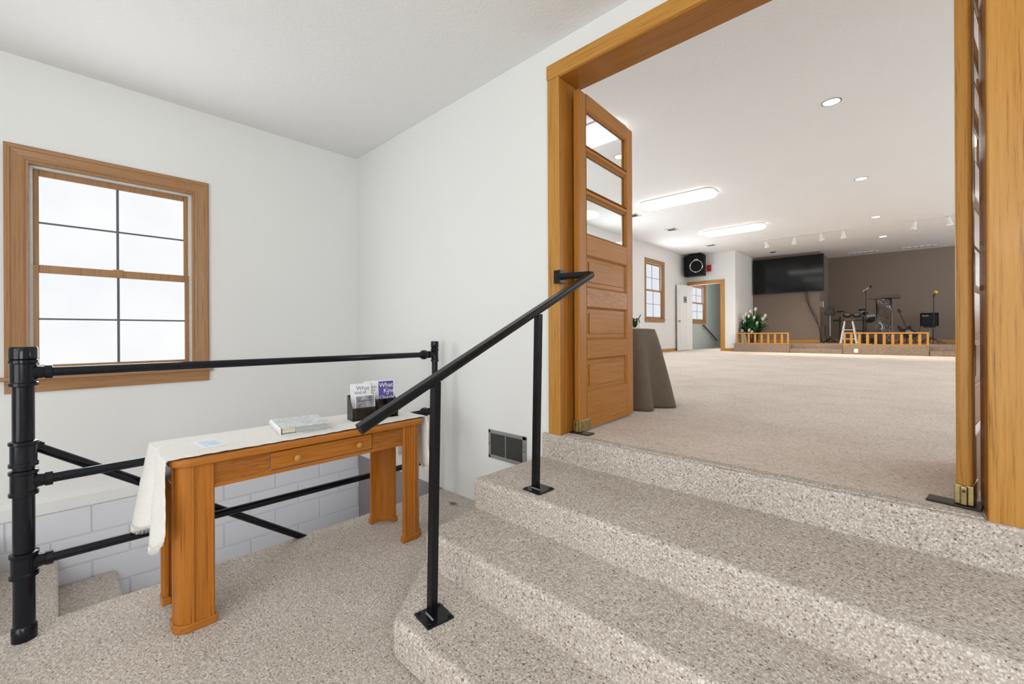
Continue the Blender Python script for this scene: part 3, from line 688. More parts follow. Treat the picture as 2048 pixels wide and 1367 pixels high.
def leaflet(name, y0, y1, x0, h, tilt, mat, label, body=None):
    t = thing(name, label, 'leaflet', (0, 0, 0), group=None)
    m = MB(); m.box(0, .0022, y0, y1, 0, h); m.build('sheet', PAPER, t)
    if mat is not PAPER: MB().box(.0022, .0026, y0 + .004, y1 - .004, .0, h - .006).build('print', mat, t)
    for (txt, sz, yy, zz, ink, shr) in (body or []):
        o = lettering('lettering', txt, sz, (.0030, yy, zz), (math.pi / 2, 0, math.pi / 2), ink, t, extrude=.0003, shear=shr)
    rz = R(-8); off = Matrix.Rotation(rz, 3, 'Z') @ Vector((x0, 0, .005))
    t.location = Vector((-2.515, 1.225, TZ)) + off; t.rotation_euler = (0, -tilt, rz); return t
leaflet('leaflet', .012, .142, -.020, .213, R(5), PAPER, 'white leaflet with blue heading standing at the left in the holder', [('What', .036, .047, .172, BLUEINK, 0), ('kind of', .026, .036, .150, BLUEINK, 0)])
leaflet('leaflet', .100, .195, -.036, .222, R(4), PAPER, 'white leaflet with thin grey script standing behind in the holder', [('The', .018, .118, .198, BLUEINK, .3), ('Christian', .018, .118, .178, BLUEINK, .3), ('Church', .018, .118, .158, BLUEINK, .3)])
leaflet('leaflet', .028, .150, .018, .146, R(4), GREYPR, 'black and white leaflet in the front left pocket of the holder', [('THE', .010, .044, .122, INK, 0), ('Essential Evidence', .0125, .040, .107, INK, 0), ('christian\nbible', .0095, .044, .088, INK, 0)])
leaflet('leaflet', .176, .283, .0, .226, R(3), PURPLE, 'purple leaflet with white heading standing in the right pocket', [('What', .040, .184, .182, PAPER, 0), ('Kind', .040, .212, .146, PAPER, 0), ('of', .018, .232, .132, PAPER, 0), ('Church?', .030, .186, .108, PAPER, 0)])
lf = leaflet('business_card', .170, .225, .012, .075, R(6), PAPER, 'small tan and white card in the right pocket of the holder'); lf['category'] = 'card'

# ---------------------------------------------------------------- HALL ceiling fixtures
def fixture(loc, label=None):
    t = thing('ceiling_light', label, 'ceiling light', (0, 0, 0), 'long fluorescent ceiling lights')
    L, Wd = 1.46, .50
    P = rrect(-L / 2, L / 2, -Wd / 2, Wd / 2, .17, 8)
    MB().prism(rrect(-L / 2 - .01, L / 2 + .01, -Wd / 2 - .01, Wd / 2 + .01, .17, 8), 'z', -.022, -.001).build('housing', WHITE, t, bevel=.003)
    m = MB(); rings = []
    for k, (f, z) in enumerate(((1, -.022), (1, -.045), (.97, -.075), (.88, -.092))):
        rings.append([m.bm.verts.new((x * (1 - (1 - f) * .35), y * f, z)) for x, y in P])
    for a, b in zip(rings, rings[1:]):
        for k in range(len(P)): m.bm.faces.new((a[k], a[(k + 1) % len(P)], b[(k + 1) % len(P)], b[k]))
    m.bm.faces.new(rings[-1]); m.bm.faces.new(rings[0]); m.build('diffuser', FLUO, t, smooth=True)
    t.location = loc; return t
f1 = fixture((-3.49, 8.57, HC), 'long lit fluorescent ceiling light, the middle one of the row')
dup(f1, (-3.47, 12.16, HC), 'long lit fluorescent ceiling light, the farthest one of the row')
dup(f1, (-3.50, 4.98, HC), 'long lit fluorescent ceiling light seen through the glass of the left door')
for yy, wd2 in ((4.98, 'nearest the doorway'), (8.57, 'halfway down the room'), (12.16, 'nearest the stage')): dup(f1, (2.1, yy, HC), 'long lit fluorescent light in the right half of the hall, ' + wd2)
# recessed cans
def can(loc, label, lit=True):
    t = thing('recessed_light', label, 'ceiling light', (0, 0, 0), 'round recessed ceiling lights')
    MB().lathe([(.096, -.001), (.096, -.004), (.090, -.007), (.086, -.004), (.084, -.001)], (0, 0, 0), 28).build('trim_ring', DARKM if lit else PLASTIC, t, smooth=True)
    if lit:
        MB().lathe([(.083, -.0015), (.083, -.003), (.05, -.005)], (0, 0, 0), 24).build('bulb', BULB, t)
    else:
        MB().lathe([(.083, -.0015), (.083, -.003)], (0, 0, 0), 24).build('baffle', VOID, t)
    t.location = loc; return t
c0 = can((-.715, 6.265, HC), 'round recessed downlight nearest the doorway in the hall ceiling')
dup(c0, (-.695, 9.78, HC), 'round recessed downlight, second from the doorway'); dup(c0, (-.68, 13.3, HC), 'round recessed downlight just before the track lights')
dup(c0, (-.67, 16.19, HC), 'round recessed downlight over the stage'); dup(c0, (-3.30, 5.95, HC), 'round recessed downlight seen through the glass of the left door')
can((-3.53, 16.72, HC), 'unlit dark recessed ceiling fitting above the television', lit=False)
# small ceiling vents
def cvent(loc, label):
    t = thing('ceiling_vent', label, 'vent', (0, 0, 0), 'small square ceiling vents')
    m = MB(); w = .13
    m.box(-w, w, -w, -w + .03, -.012, -.001); m.box(-w, w, w - .03, w, -.012, -.001); m.box(-w, -w + .03, -w, w, -.012, -.001); m.box(w - .03, w, -w, w, -.012, -.001); m.build('frame', WHITE, t, bevel=.002)
    m = MB()
    for k in range(7): m.quad_box(Vector((0, -.09 + .03 * k, -.008)), (Vector((.1, 0, 0)), Vector((0, .009, .005)), Vector((0, -.0006, .001))))
    m.build('louver', STEEL, t); MB().box(-.1, .1, -.1, .1, -.002, -.001).build('duct_opening', STEEL, t)
    t.location = loc; return t
v0 = cvent((-4.75, 9.15, HC), 'small white ceiling vent right at the edge of the left door')
dup(v0, (-4.67, 11.1, HC), 'small white ceiling vent left of the farthest fluorescent light'); dup(v0, (-4.64, 13.98, HC), 'small white ceiling vent near the corner speaker')
def lvent(x, label):
    t = thing('linear_vent', label, 'vent', (x, 18.86, HC), 'long white ceiling vents over the stage')
    m = MB(); m.box(x - .40, x + .40, 18.78, 18.94, -.03 + HC, HC - .001)
    m.build('frame', WHITE, t, bevel=.01)
    for k in range(-2, 3): MB().box(x + k * .15 - .012, x + k * .15 + .012, 18.772, 18.93, HC - .034, HC - .012).build('slot', STEEL, t)
    return t
lvent(-1.30, 'long white ceiling vent above the stool and microphone'); lvent(.08, 'long white ceiling vent above the amplifier')
# track lights
def track(x0, x1, xs, label):
    t = thing('track_light', label, 'track light', ((x0 + x1) / 2, 14.2, HC), 'white ceiling light tracks')
    MB().box(x0, x1, 14.18, 14.22, HC - .025, HC - .001).build('track', WHITE, t, bevel=.003)
    for i, (x, dy, dx) in enumerate(xs):
        a = Vector((x, 14.2, HC - .026)); d = Vector((dx, dy, -.75)).normalized(); c = a + Vector((0, 0, -.09))
        m = MB(); m.cyl(a, a + Vector((0, 0, -.07)), .012, n=10); m.box(x - .03, x + .03, 14.18, 14.22, HC - .045, HC - .025)
        m.sweep([c - d * .06, c - d * .05, c + d * .05, c + d * .10, c + d * .13], [.022, .034, .038, .062, .068], 16); hd = m.build('spot_head', WHITE, t, smooth=True)
        MB().cyl(c + d * .1305, c + d * .1315, .052, n=16).build('lamp_face', SPOTF, hd)
        l = bpy.data.lights.new('stage_spot', 'SPOT'); l.energy = 110; l.spot_size = R(95); l.spot_blend = .8; l.color = (1, .86, .72); l.shadow_soft_size = .05
        lo = bpy.data.objects.new('stage_spot', l); C.objects.link(lo); lo.location = c + d * .15; lo.rotation_euler = d.to_track_quat('-Z', 'Y').to_euler()
    return t
track(-3.375, -1.222, ((-3.17, .35, .1), (-2.47, .3, -.15), (-1.86, .2, .1), (-1.38, .4, .0)), 'white ceiling light track with four spot heads left of the downlights')
track(-.094, 1.05, ((-.01, .2, -.15), (.57, .1, .1)), 'white ceiling light track with spot heads at the right door edge')

# ---------------------------------------------------------------- white door into the stair room
dc = thing('trim_3', 'oak casing around the stair room door opening', None, (-5.34, 15.49, U), kind='structure')
for x0, x1 in ((-4.83, -4.70), (-5.95, -5.86)): MB().box(x0, x1, 15.47, 15.49, U, 2.95).build('casing_leg', OAK['z'], dc, bevel=.005)
MB().box(-5.95, -4.70, 15.468, 15.49, 2.95, 3.07).build('casing_head', OAK['x'], dc, bevel=.005)
MB().box(-4.845, -4.83, 15.49, 15.62, U, 2.95).build('jamb', OAK['z'], dc)
wd_ = thing('door_3', 'white six panel door standing open against the left hall wall', None, (0, 0, 0), kind='structure')
Wd, Hd = .93, 2.27
MB().box(-.018, .018, 0, Wd, .012, Hd).build('door_slab', WHITE, wd_, bevel=.003)
m = MB()
for y0, y1 in ((.12, .41), (.52, .81)):
    for z0, z1 in ((.25, .93), (1.08, 1.76), (1.90, 2.12)):
        m.box(.018, .021, y0, y1, z0, z0 + .012); m.box(.018, .021, y0, y1, z1 - .012, z1); m.box(.018, .021, y0, y0 + .012, z0, z1); m.box(.018, .021, y1 - .012, y1, z0, z1)
        m.box(.018, .022, y0 + .04, y1 - .04, z0 + .04, z1 - .04)
m.build('panel_moulding', WHITE, wd_, bevel=.0015)
m = MB(); m.lathe([(.028, 0), (.028, .006), (.01, .010), (.01, .04), (.026, .045), (.028, .062), (.015, .07)], (.018, .865, 1.02), 20, 'x'); m.build('door_knob', BRASS, wd_, smooth=True)
m = MB(); m.box(.0235, .025, .36, .57, 1.66, 1.89); sg = m.build('door_sign', GREYP, wd_)
m = MB()
for k in range(4):
    m.box(.025, .0258, .375, .555, 1.675 + k * .053, 1.70 + k * .053)
m.box(.0258, .0265, .42, .51, 1.74, 1.80); m.build('sign_print', INK, sg)
wd_.location = (-5.775, 15.43, U); wd_.rotation_euler = (0, 0, R(180 - 9.3))
# mirror so that the panel side faces the hall
for ch in wd_.children:
    ch.scale = (-1, 1, 1)
rl_ = thing('wall_handrail', 'slim dark handrail on the stair room wall, seen through the white door', 'handrail', (-5.95, 17.8, 1.25))
MB().bar((-5.93, 17.0, 1.55), (-5.93, 18.6, .93), .035, .05).build('rail_bar', BROWNP, rl_, bevel=.006)
m = MB()
for f in (.1, .6): p = Vector((-5.93, 17.0, 1.53)).lerp(Vector((-5.93, 18.6, .91)), f); MB().sweep([p, p + Vector((0, 0, -.06)), p + Vector((-.07, 0, -.08))], .008, 8).build('rail_bracket', BRASS, rl_, smooth=True)

# ---------------------------------------------------------------- corner speaker
sp = thing('corner_speaker', 'large black loudspeaker with a silver ring hung in the hall corner', 'speaker', (-5.6, 15.1, 3.23))
m = MB(); m.prism([(-5.90, 15.32), (-5.915, 15.10), (-5.70, 14.92), (-5.215, 14.98), (-5.25, 15.32)], 'z', 3.215, 3.93); m.build('cabinet', BLACKM, sp, bevel=.015)
fn = Vector((.06, -.485, 0)).normalized(); fn = Vector((.122, -.992, 0))
cc = Vector((-5.44, 14.940, 3.53))
MB().torus(cc, .20, .013, fn, 40, 6).build('ring', CHROME, sp, smooth=True)
m = MB(); ux = Vector((.992, .122, 0))
pts = [cc + ux * a + Vector((0, 0, z)) + fn * .004 for a, z in ((-.07, .20), (-.03, .24), (.0, .20), (.03, .26), (.06, .21), (.02, .19), (-.04, .21), (.05, .235))]
m.sweep(pts, .014, 6); m.build('emblem', CHROME, sp)
m = MB(); m.cyl((-5.55, 15.15, 3.93), (-5.55, 15.15, HC), .02, n=10); m.box(-5.75, -5.35, 15.05, 15.25, HC - .012, HC - .001); m.box(-5.6, -5.5, 15.3, 15.49, 3.6, 3.7); m.build('ceiling_bracket', DARKM, sp)
al = thing('fire_alarm', 'red alarm box on the wall just right of the corner speaker', 'alarm', (-5.21, 15.47, 3.5))
MB().box(-5.27, -5.13, 15.45, 15.488, 3.38, 3.60).build('alarm_body', RED, al, bevel=.006)
MB().box(-5.12, -5.05, 15.46, 15.488, 3.42, 3.62).build('strobe_lens', PAPER, al, bevel=.004)

# ---------------------------------------------------------------- television
tv = thing('television', 'very large black television mounted on the taupe wall', 'television', (-3.27, 17.5, 3.25))
MB().box(-4.325, -2.215, 17.47, 17.54, 2.64, 3.885).build('bezel', PLASTIC, tv, bevel=.006)
MB().box(-4.305, -2.235, 17.466, 17.4705, 2.66, 3.865).build('screen', SCREEN, tv)
MB().box(-3.7, -2.9, 17.54, 17.598, 3.0, 3.5).build('wall_bracket', DARKM, tv)
cb = MB().sweep([(-2.75, 17.52, 2.64), (-2.70, 17.50, 2.35), (-2.58, 17.47, 2.0), (-2.45, 17.44, 1.7), (-2.35, 17.42, 1.45), (-2.31, 17.42, 1.2), (-2.30, 17.50, 1.02), (-2.28, 17.56, .92)], .013, 8)
cb.sweep([(-2.70, 17.52, 2.64), (-2.62, 17.48, 2.15), (-2.42, 17.44, 1.78), (-2.33, 17.42, 1.3), (-2.30, 17.46, 1.0), (-2.29, 17.52, .92)], .009, 8)
tag(cb.build('video_cable', PLASTIC, loc=(-2.6, 17.5, .905), smooth=True), 'dark cables hanging from the television down to the stage floor', 'cable')
sw = thing('light_switch', 'white wall switches on the edge of the television wall', 'light switch', (-2.35, 18.1, 2.2))
MB().box(-2.35, -2.342, 18.18, 18.44, 2.13, 2.33).build('switch_plate', WHITE, sw, bevel=.002)
MB().box(-2.35, -2.342, 17.74, 17.86, 2.13, 2.31).build('switch_plate', WHITE, sw, bevel=.002)
MB().box(-2.342, -2.334, 18.28, 18.34, 2.2, 2.26).build('toggle', WHITE, sw)

# ---------------------------------------------------------------- stage
SZ = .905
sg_ = thing('stage', 'low stage covered in brown speckled carpet with two inset steps', 'stage', (-1, 17, U))
for bx_ in ((-4.366, -2.81, 15.3, 17.596), (-2.81, -1.51, 15.66, 17.596), (-1.51, .245, 15.3, 17.596), (.245, 4.59, 15.66, 17.596), (-2.346, 4.59, 17.596, 19.596)):
    MB().box(*bx_, U, SZ).build('platform', STAGEC, sg_, bevel=.006)
MB().box(-2.80, -1.52, 15.32, 15.66, U, .762).build('step', STAGEC, sg_, bevel=.01)
MB().box(.255, 4.59, 15.32, 15.65, U, .762).build('step', STAGEC, sg_, bevel=.01)
m = MB(); m.box(-1.26, -1.17, 15.292, 15.3, .69, .80); ol = m.build('wall_outlet', WHITE, loc=(-1.215, 15.3, .69), bevel=.002); tag(ol, 'small white power outlet on the front of the stage', 'outlet')
def stage_rail(x0, x1, n, label):
    t = thing('stage_rail', label, 'railing', ((x0 + x1) / 2, 15.36, SZ)); y0, y1 = 15.325, 15.395; z1 = 1.253
    MB().box(x0, x1, y0, y1, z1 - .035, z1).build('top_rail', OAK['x'], t, bevel=.003)
    MB().box(x0, x1, y0, y1, SZ, SZ + .025).build('bottom_rail', OAK['x'], t, bevel=.003)
    for x in (x0, x1 - .045): MB().box(x, x + .045, y0, y1, SZ + .025, z1 - .035).build('end_post', OAK['z'], t)
    for k in range(1, n + 1):
        x = x0 + (x1 - x0) * k / (n + 1); MB().box(x - .03, x + .03, y0 + .015, y1 - .035, SZ + .025, z1 - .035).build('baluster', OAK['z'], t)
    return t
stage_rail(-4.305, -2.825, 7, 'short oak baluster rail in front of the potted lily'); stage_rail(-1.495, .248, 9, 'longer oak baluster rail in front of the lectern')

# ---------------------------------------------------------------- things on the stage
# potted peace lily
pl = thing('potted_plant', 'leafy green potted plant with white flowers at the left end of the stage', 'plant', (-4.0, 15.95, SZ))
px, py = -3.98, 15.93
MB().lathe([(.12, SZ), (.15, SZ + .02), (.19, SZ + .30), (.20, SZ + .32), (.17, SZ + .32), (.165, SZ + .29)], (px, py, 0), 24).build('plant_pot', BROWNP, pl, smooth=True)
m = MB(); rnd = random.Random(3)
def blade(m, base, tip, wid, droop):
    base = Vector(base); tip = Vector(tip); n = 6; side = (tip - base).cross(Vector((0, 0, 1))).normalized(); L = []
    for k in range(n + 1):
        t = k / n; p = base.lerp(tip, t) + Vector((0, 0, droop * (t - t * t) * 4 - droop * t * t)); w_ = wid * math.sin(math.pi * min(1, .12 + t * .88)) ** .8 if k < n else .001
        L.append((m.bm.verts.new(p - side * w_), m.bm.verts.new(p + Vector((0, 0, -w_ * .35))), m.bm.verts.new(p + side * w_)))
    for a, b in zip(L, L[1:]):
        m.bm.faces.new((a[0], a[1], b[1], b[0])); m.bm.faces.new((a[1], a[2], b[2], b[1]))
for k in range(210):
    a = rnd.uniform(0, 2 * math.pi); rr = rnd.uniform(.04, .50); zz_ = SZ + .36 + rnd.uniform(.08, .74) * (1.15 - rr * .9)
    c = Vector((px + math.cos(a) * rr * .5, py + math.sin(a) * rr * .35, SZ + .28 + rnd.uniform(0, .35)))
    t = Vector((max(-4.34, px + math.cos(a) * (rr + .04)), py + math.sin(a) * (rr * .8 + .04), zz_ + rnd.uniform(-.12, .10)))
    blade(m, c, t, rnd.uniform(.035, .055), rnd.uniform(.03, .09))
fo = m.build('foliage', GREEN, pl, smooth=True); fo['kind'] = 'stuff'
m = MB()
for k in range(14):
    a = rnd.uniform(0, 6.28); m.sweep([(px, py, SZ + .3), (px + .1 * math.cos(a), py + .08 * math.sin(a), SZ + .62)], [.006, .004], 5)
m.build('stem', GREEN, pl)
for (fx, fz) in ((.16, 2.02), (-.12, 1.86), (-.03, 1.80), (.42, 1.80), (.36, 1.70), (.02, 1.95), (-.2, 1.78), (.12, 1.74), (.20, 1.56), (-.02, 1.33), (.06, 1.27), (-.25, 1.3), (-.18, 1.62)):
    m = MB(); b0 = Vector((px + fx, py - .3 + abs(fx) * .3, fz)); blade(m, b0 + Vector((-.015, .05, -.05)), b0 + Vector((.03, -.06, .08)), .042, .012); m.sphere(b0 + Vector((0, -.02, .01)), .011, (1, 1, 3), 8)
    m.sweep([b0 + Vector((-.015, .05, -.05)), b0 + Vector((-.04, .1, -.2)), Vector((px, py, SZ + .45))], .004, 5)
    m.build('flower', PETAL, pl, smooth=True)
# hanging cable coils / floor cable behind
m = MB(); 
for (x, y, r0) in ((-2.2, 18.9, .16), (-2.05, 18.7, .12), (-1.75, 18.4, .14)):
    m.torus((x, y, SZ + .012), r0, .010, (0, 0, 1), 24, 6)
m.sweep([(-2.3, 18.4, 1.5), (-2.32, 18.5, 1.2), (-2.28, 18.6, 1.0), (-2.1, 18.7, SZ + .012), (-1.6, 18.6, SZ + .012), (-1.1, 18.8, SZ + .012), (0, 19, SZ + .012)], .009, 6)
tag(m.build('floor_cable', PLASTIC, loc=(-2.2, 18.8, SZ), smooth=True), 'black cables coiled on the stage floor under the small speaker', 'cable')
def tripod(m, x, y, z, r, h, rad=.012, n=3, a0=.5):
    for k in range(n):
        a = a0 + k * 2 * math.pi / n; m.cyl((x, y, z + h), (x + r * math.cos(a), y + r * math.sin(a), z + .012), rad, n=8)
# small speaker on pole
ps = thing('pole_speaker', 'small black speaker on a pale pole left of the drum kit', 'speaker', (-2.045, 17.35, SZ))
m = MB(); m.prism([(-2.205, 1.855), (-2.16, 1.99), (-2.07, 2.08), (-1.965, 2.055), (-1.91, 1.88), (-1.955, 1.815), (-2.15, 1.815)], 'y', 17.25, 17.46); m.build('speaker_cabinet', PLASTIC, ps, bevel=.02)
MB().cyl((-2.04, 17.35, .95), (-2.04, 17.35, 1.83), .016, n=12).build('pole', STEEL, ps, smooth=True)
m = MB(); tripod(m, -2.04, 17.35, SZ, .24, .14, .014); m.cyl((-2.04, 17.35, SZ + .1), (-2.04, 17.35, SZ + .22), .025, n=10); m.build('tripod_base', PLASTIC, ps)
# electronic drum kit
dk = thing('drum_kit', 'black electronic drum kit with round rubber pads and cymbal pads', 'drum kit', (-1.55, 18.0, SZ))
def pad(nm, x, y, z, r, h, tilt):
    m = MB(); m.lathe([(r * .96, -h), (r, -h * .6), (r, 0), (r * .93, .008), (r * .88, .008), (r * .86, .002), (.001, .002)], (0, 0, 0), 24)
    bmesh.ops.rotate(m.bm, verts=m.bm.verts, cent=(0, 0, 0), matrix=Matrix.Rotation(tilt, 3, 'X')); bmesh.ops.translate(m.bm, verts=m.bm.verts, vec=(x, y, z))
    p = m.build(nm, PLASTIC, dk, smooth=True)
    if nm == 'tom_pad':
        m = MB(); m.lathe([(r * .72, .0035), (r * .72, .005)], (0, 0, 0), 24); bmesh.ops.rotate(m.bm, verts=m.bm.verts, cent=(0, 0, 0), matrix=Matrix.Rotation(tilt, 3, 'X')); bmesh.ops.translate(m.bm, verts=m.bm.verts, vec=(x, y, z)); m.build('pad_head', STEEL, p)
    return p
pad('cymbal_pad', -1.845, 18.05, 1.955, .11, .02, R(10)); pad('cymbal_pad', -1.27, 18.1, 1.995, .115, .02, R(12))
pad('tom_pad', -1.655, 18.0, 1.84, .115, .045, R(32)); pad('tom_pad', -1.41, 18.0, 1.835, .115, .045, R(32)); pad('small_pad', -1.20, 18.05, 1.875, .075, .05, R(30)); pad('snare_pad', -1.0, 17.85, 1.70, .115, .05, R(24)); pad('snare_pad', -1.09, 17.9, 1.62, .11, .04, R(15)); pad('snare_pad', -1.93, 17.9, 1.66, .10, .03, R(10))
m = MB()
for x in (-1.857, -1.245, -1.18): m.cyl((x, 18.05, SZ + .02), (x, 18.05, 1.76), .022, n=10)
m.cyl((-2.03, 18.0, 1.645), (-.92, 18.0, 1.66), .018, n=10); m.cyl((-1.857, 18.05, 1.30), (-1.20, 18.05, 1.30), .014, n=8); m.sweep([(-1.857, 18.05, 1.7), (-1.76, 18.1, 1.84), (-1.5, 18.1, 1.84), (-1.25, 18.1, 1.76)], .018, 8)
for x in (-1.857, -1.22): m.bar((x, 17.8, SZ + .015), (x, 18.35, SZ + .015), .05, .03)
m.build('rack', PLASTIC, dk, smooth=True)
m = MB(); m.cyl((-1.80, 18.05, 1.80), (-1.84, 18.05, 1.95), .010, n=8); m.cyl((-1.27, 18.1, 1.78), (-1.27, 18.1, 1.99), .010, n=8); m.cyl((-.90, 17.95, 1.62), (-.90, 17.95, 1.78), .014, n=8); m.cyl((-1.795, 18.0, 1.55), (-1.795, 18.0, 1.85), .012, n=8); m.build('chrome_rod', CHROME, dk, smooth=True)
MB().box(-1.17, -.955, 18.02, 18.12, 1.74, 1.82).build('sound_module', STEEL, dk, bevel=.01)
m = MB(); m.box(-1.08, -.94, 17.6, 17.9, SZ, SZ + .03); m.bar((-1.01, 17.62, SZ + .03), (-1.01, 17.88, SZ + .15), .10, .02); m.cyl((-1.01, 17.9, SZ), (-1.01, 17.9, SZ + .16), .02, n=8); m.build('kick_pedal', PLASTIC, dk, bevel=.004)
m = MB(); m.sweep([(-1.2, 18.0, 1.6), (-1.15, 17.95, 1.3), (-1.0, 17.95, 1.22), (-.9, 17.95, 1.4), (-.93, 17.95, 1.6)], .007, 6); m.build('lead', PLASTIC, dk)
# bar stool
bs = thing('bar_stool', 'white legged bar stool with a dark brown round seat', 'stool', (-1.545, 17.2, SZ))
MB().lathe([(.12, 1.60), (.155, 1.615), (.165, 1.645), (.16, 1.675), (.12, 1.69), (.001, 1.693)], (-1.545, 17.2, 0), 28).build('seat', SEAT, bs, smooth=True)
F = []
for sx, sy in ((-1, -1), (1, -1), (1, 1), (-1, 1)):
    a = Vector((-1.545 + sx * .095, 17.2 + sy * .095, 1.61)); b = Vector((-1.545 + sx * .20, 17.2 + sy * .20, SZ)); F.append((a, b))
    MB().sweep([a, b], [.017, .020], 10).build('leg', WHITE, bs, smooth=True)
for f in (.40, .80):
    for i in range(4):
        p = F[i][0].lerp(F[i][1], f); r2 = F[(i + 1) % 4][0].lerp(F[(i + 1) % 4][1], f); MB().cyl(p, r2, .011, n=8).build('rung', WHITE, bs, smooth=True)
# microphone stands
def micstand(name, x, y, top, tip_a, tip_b, label, foam=None):
    t = thing(name, label, 'microphone stand', (x, y, SZ))
    MB().cyl((x, y, SZ + .02), (x + .02, y, top), .012, n=10).build('pole', PLASTIC, t, smooth=True)
    m = MB(); tripod(m, x, y, SZ, .30, .17, .010); m.build('tripod_base', PLASTIC, t)
    a = Vector(tip_a); b = Vector(tip_b); d_ = (b - a).normalized()
    m = MB(); m.sweep([a, a + d_ * .02, b - d_ * .05, b - d_ * .045], [.012, .018, .022, .028], 12); m.build('microphone', CHROME if not foam else PLASTIC, t, smooth=True)
    m = MB(); m.sphere(b, .036 if not foam else .048, seg=14); m.build('microphone_head', foam or DARKM, t, smooth=True)
    m = MB(); m.cyl((x + .02, y, top - .02), a.lerp(b, .3), .016, n=8); m.build('clip', PLASTIC, t)
micstand('microphone_stand', -1.163, 17.6, 2.50, (-1.22, 17.6, 2.555), (-1.03, 17.6, 2.69), 'black microphone stand holding a silver microphone beside the lectern')
micstand('microphone_stand', .372, 17.8, 2.30, (.375, 17.8, 2.29), (.432, 17.8, 2.43), 'black microphone stand topped with yellow foam in front of the amplifier', YELLOW)
# lectern
lc = thing('lectern', 'smoked acrylic lectern with a wide dark top', 'lectern', (-.68, 16.6, SZ))
m = MB(); m.prism([(-1.03, 2.245), (-1.045, 2.30), (-.95, 2.318), (-.68, 2.335), (-.40, 2.33), (-.32, 2.318), (-.315, 2.24), (-.42, 2.235), (-.68, 2.245), (-.93, 2.225)], 'y', 16.42, 16.86); m.build('top', BROWNP, lc, bevel=.006)
ACR = plain('smoked_gloss_panel', (.045, .038, .034, 1), rough=.06, var=.2, scale=3)
def lp(u, v):
    x = -.845 + .34 * u; y = 16.50 + .05 * math.sin(v * 5.2 + .5) * math.sin(math.pi * u) + .03 * math.cos(v * 9 + u * 3); return Vector((x, y, SZ + .03 + 1.31 * v))
m = MB(); m.grid(lp, 12, 40); m.build('front_panel', ACR, lc, smooth=True, solid=.008)
for x in (-.86, -.505): MB().box(x, x + .014, 16.47, 16.80, SZ, 2.24).build('side_panel', ACR, lc)
MB().box(-.93, -.43, 16.42, 16.86, SZ, SZ + .03).build('base', ACR, lc, bevel=.004)
# guitar on its stand
gt = thing('electric_guitar', 'dark electric guitar with a brown neck leaning on its stand', 'guitar', (-.2, 18.4, SZ))
body = [(-.36, 1.43), (-.42, 1.48), (-.43, 1.40), (-.36, 1.25), (-.26, 1.12), (-.12, 1.06), (.02, 1.10), (.06, 1.20), (.0, 1.28), (-.08, 1.33), (-.10, 1.42), (-.15, 1.47), (-.19, 1.41), (-.25, 1.36), (-.31, 1.36)]
MB().prism(body, 'y', 18.36, 18.405).build('body', PLASTIC, gt, bevel=.012, seg=3)
MB().bar((-.20, 18.352, 1.34), (-.37, 18.40, 1.86), .045, .02, (0, 1, 0)).build('neck', BROWNP, gt, bevel=.003)
m = MB(); m.prism([(-.355, 1.86), (-.33, 1.90), (-.36, 1.97), (-.42, 2.0), (-.435, 1.94), (-.40, 1.86)], 'y', 18.39, 18.41); m.build('headstock', PLASTIC, gt, bevel=.003)
m = MB()
for k in range(3): m.cyl((-.43 + .008 * k, 18.40, 1.97 - k * .03), (-.46 + .008 * k, 18.40, 1.975 - k * .03), .006, n=6)
m.build('tuning_peg', CHROME, gt)
MB().prism([(-.24, 1.30), (-.16, 1.33), (-.06, 1.26), (-.10, 1.18), (-.22, 1.20)], 'y', 18.354, 18.36).build('pickguard', STEEL, gt)
gs = thing('guitar_stand', 'low black guitar stand under the electric guitar', 'guitar stand', (-.2, 18.45, SZ))
m = MB(); tripod(m, -.2, 18.5, SZ, .26, .35, .012); m.cyl((-.2, 18.5, SZ + .3), (-.2, 18.44, 1.3), .012, n=8); m.cyl((-.33, 18.33, 1.09), (-.03, 18.33, 1.09), .012, n=8); m.cyl((-.2, 18.5, 1.12), (-.2, 18.33, 1.09), .012, n=8); m.build('stand_frame', PLASTIC, gs)
# amplifier on a stand
am = thing('guitar_amplifier', 'black guitar amplifier raised on a stand near the right door edge', 'amplifier', (.31, 18.8, SZ))
MB().box(.10, .52, 18.7, 18.95, 1.44, 1.85).build('cabinet', BLACKM, am, bevel=.012)
MB().box(.125, .495, 18.694, 18.70, 1.46, 1.79).build('grille_cloth', GRILLEC, am)
lettering('emblem', 'Fender', .055, (.145, 18.690, 1.745), (math.pi / 2, 0, 0), PAPER, am, shear=.3)
MB().box(.17, .46, 18.72, 18.93, 1.39, 1.44).build('stand_tray', PLASTIC, am)
MB().cyl((.318, 18.82, SZ + .1), (.318, 18.82, 1.40), .015, n=10).build('pole', STEEL, am, smooth=True)
m = MB(); tripod(m, .318, 18.82, SZ, .24, .2, .012); m.build('tripod_base', PLASTIC, am)
m = MB(); m.cyl((.16, 18.85, 1.85), (.16, 18.85, 1.92), .008, n=6); m.sweep([(.12, 18.72, 1.5), (.08, 18.7, 1.3), (.0, 18.68, 1.1), (-.02, 18.66, SZ + .01)], .007, 6); m.build('lead', PLASTIC, am)

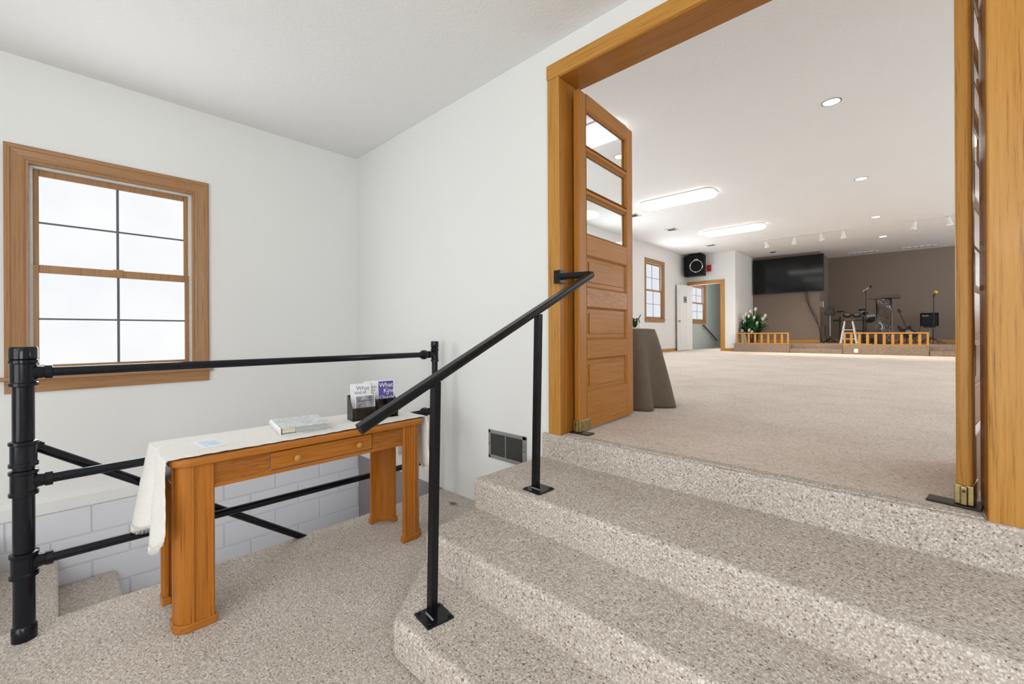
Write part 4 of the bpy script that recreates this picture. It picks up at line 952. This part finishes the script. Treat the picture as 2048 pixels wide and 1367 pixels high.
# ---------------------------------------------------------------- round table behind the left door
rtb = thing('round_table', 'small round table hidden under a floor length brown tablecloth', 'table', (-2.1, 3.55, U))
RT = .405; TZ2 = 1.322
MB().lathe([(RT - .01, TZ2 - .030), (RT - .006, TZ2 - .004)], (-2.1, 3.55, 0), 36).build('tabletop', BROWNP, rtb)
MB().cyl((-2.1, 3.55, U), (-2.1, 3.55, TZ2 - .03), .035, n=14).build('pedestal', BROWNP, rtb)
def tc_(u, v):
    a = u * 2 * math.pi
    if v < .25: r = (RT + .002) * v / .25; z = TZ2
    else:
        k = (v - .25) / .75; kk = k ** .75
        r = RT + .008 + (.125 * kk) + (.060 * math.sin(a * 12 + .2) + .016 * math.sin(a * 7 + 1)) * kk; z = TZ2 - .006 - k * (TZ2 - U - .012)
    return Vector((-2.1 + r * math.cos(a), 3.55 + r * math.sin(a), z))
m = MB(); m.grid(tc_, 144, 28, closed=True); bmesh.ops.remove_doubles(m.bm, verts=m.bm.verts, dist=.0005)
o = m.build('tablecloth', FABRIC, loc=(-2.1, 3.55, U), smooth=True, solid=.002); tag(o, 'brown tablecloth hanging in folds to the carpet on the round table', 'tablecloth')
bk = thing('glass_basket', 'small clear glass bowl with greenery and a red handle on the round table', 'basket', (-1.86, 3.60, TZ2 + .002))
z = TZ2 + .002; bx, by = -1.86, 3.60
MB().lathe([(.035, z), (.05, z + .005), (.06, z + .03), (.062, z + .055), (.059, z + .055), (.056, z + .03), (.03, z + .008)], (bx, by, 0), 20).build('bowl', CLEAR, bk, smooth=True)
m = MB()
for k in range(16):
    a = k * 2.4; blade(m, (bx + .01 * math.cos(a), by + .01 * math.sin(a), z + .01), (bx + .045 * math.cos(a), by + .045 * math.sin(a), z + .05 + .03 * (k % 3)), .008, .01)
g = m.build('greenery', GREEN, bk); g['kind'] = 'stuff'
m = MB(); m.sweep([(bx - .05, by, z + .05), (bx - .045, by, z + .09), (bx - .055, by, z + .12)], .004, 6); m.sweep([(bx + .05, by, z + .05), (bx + .04, by, z + .09), (bx + .06, by, z + .125)], .004, 6); m.build('wire_arm', DARKM, bk)
MB().cyl((bx - .045, by, z + .085), (bx + .042, by, z + .088), .004, n=8).build('handle', RED, bk, smooth=True)
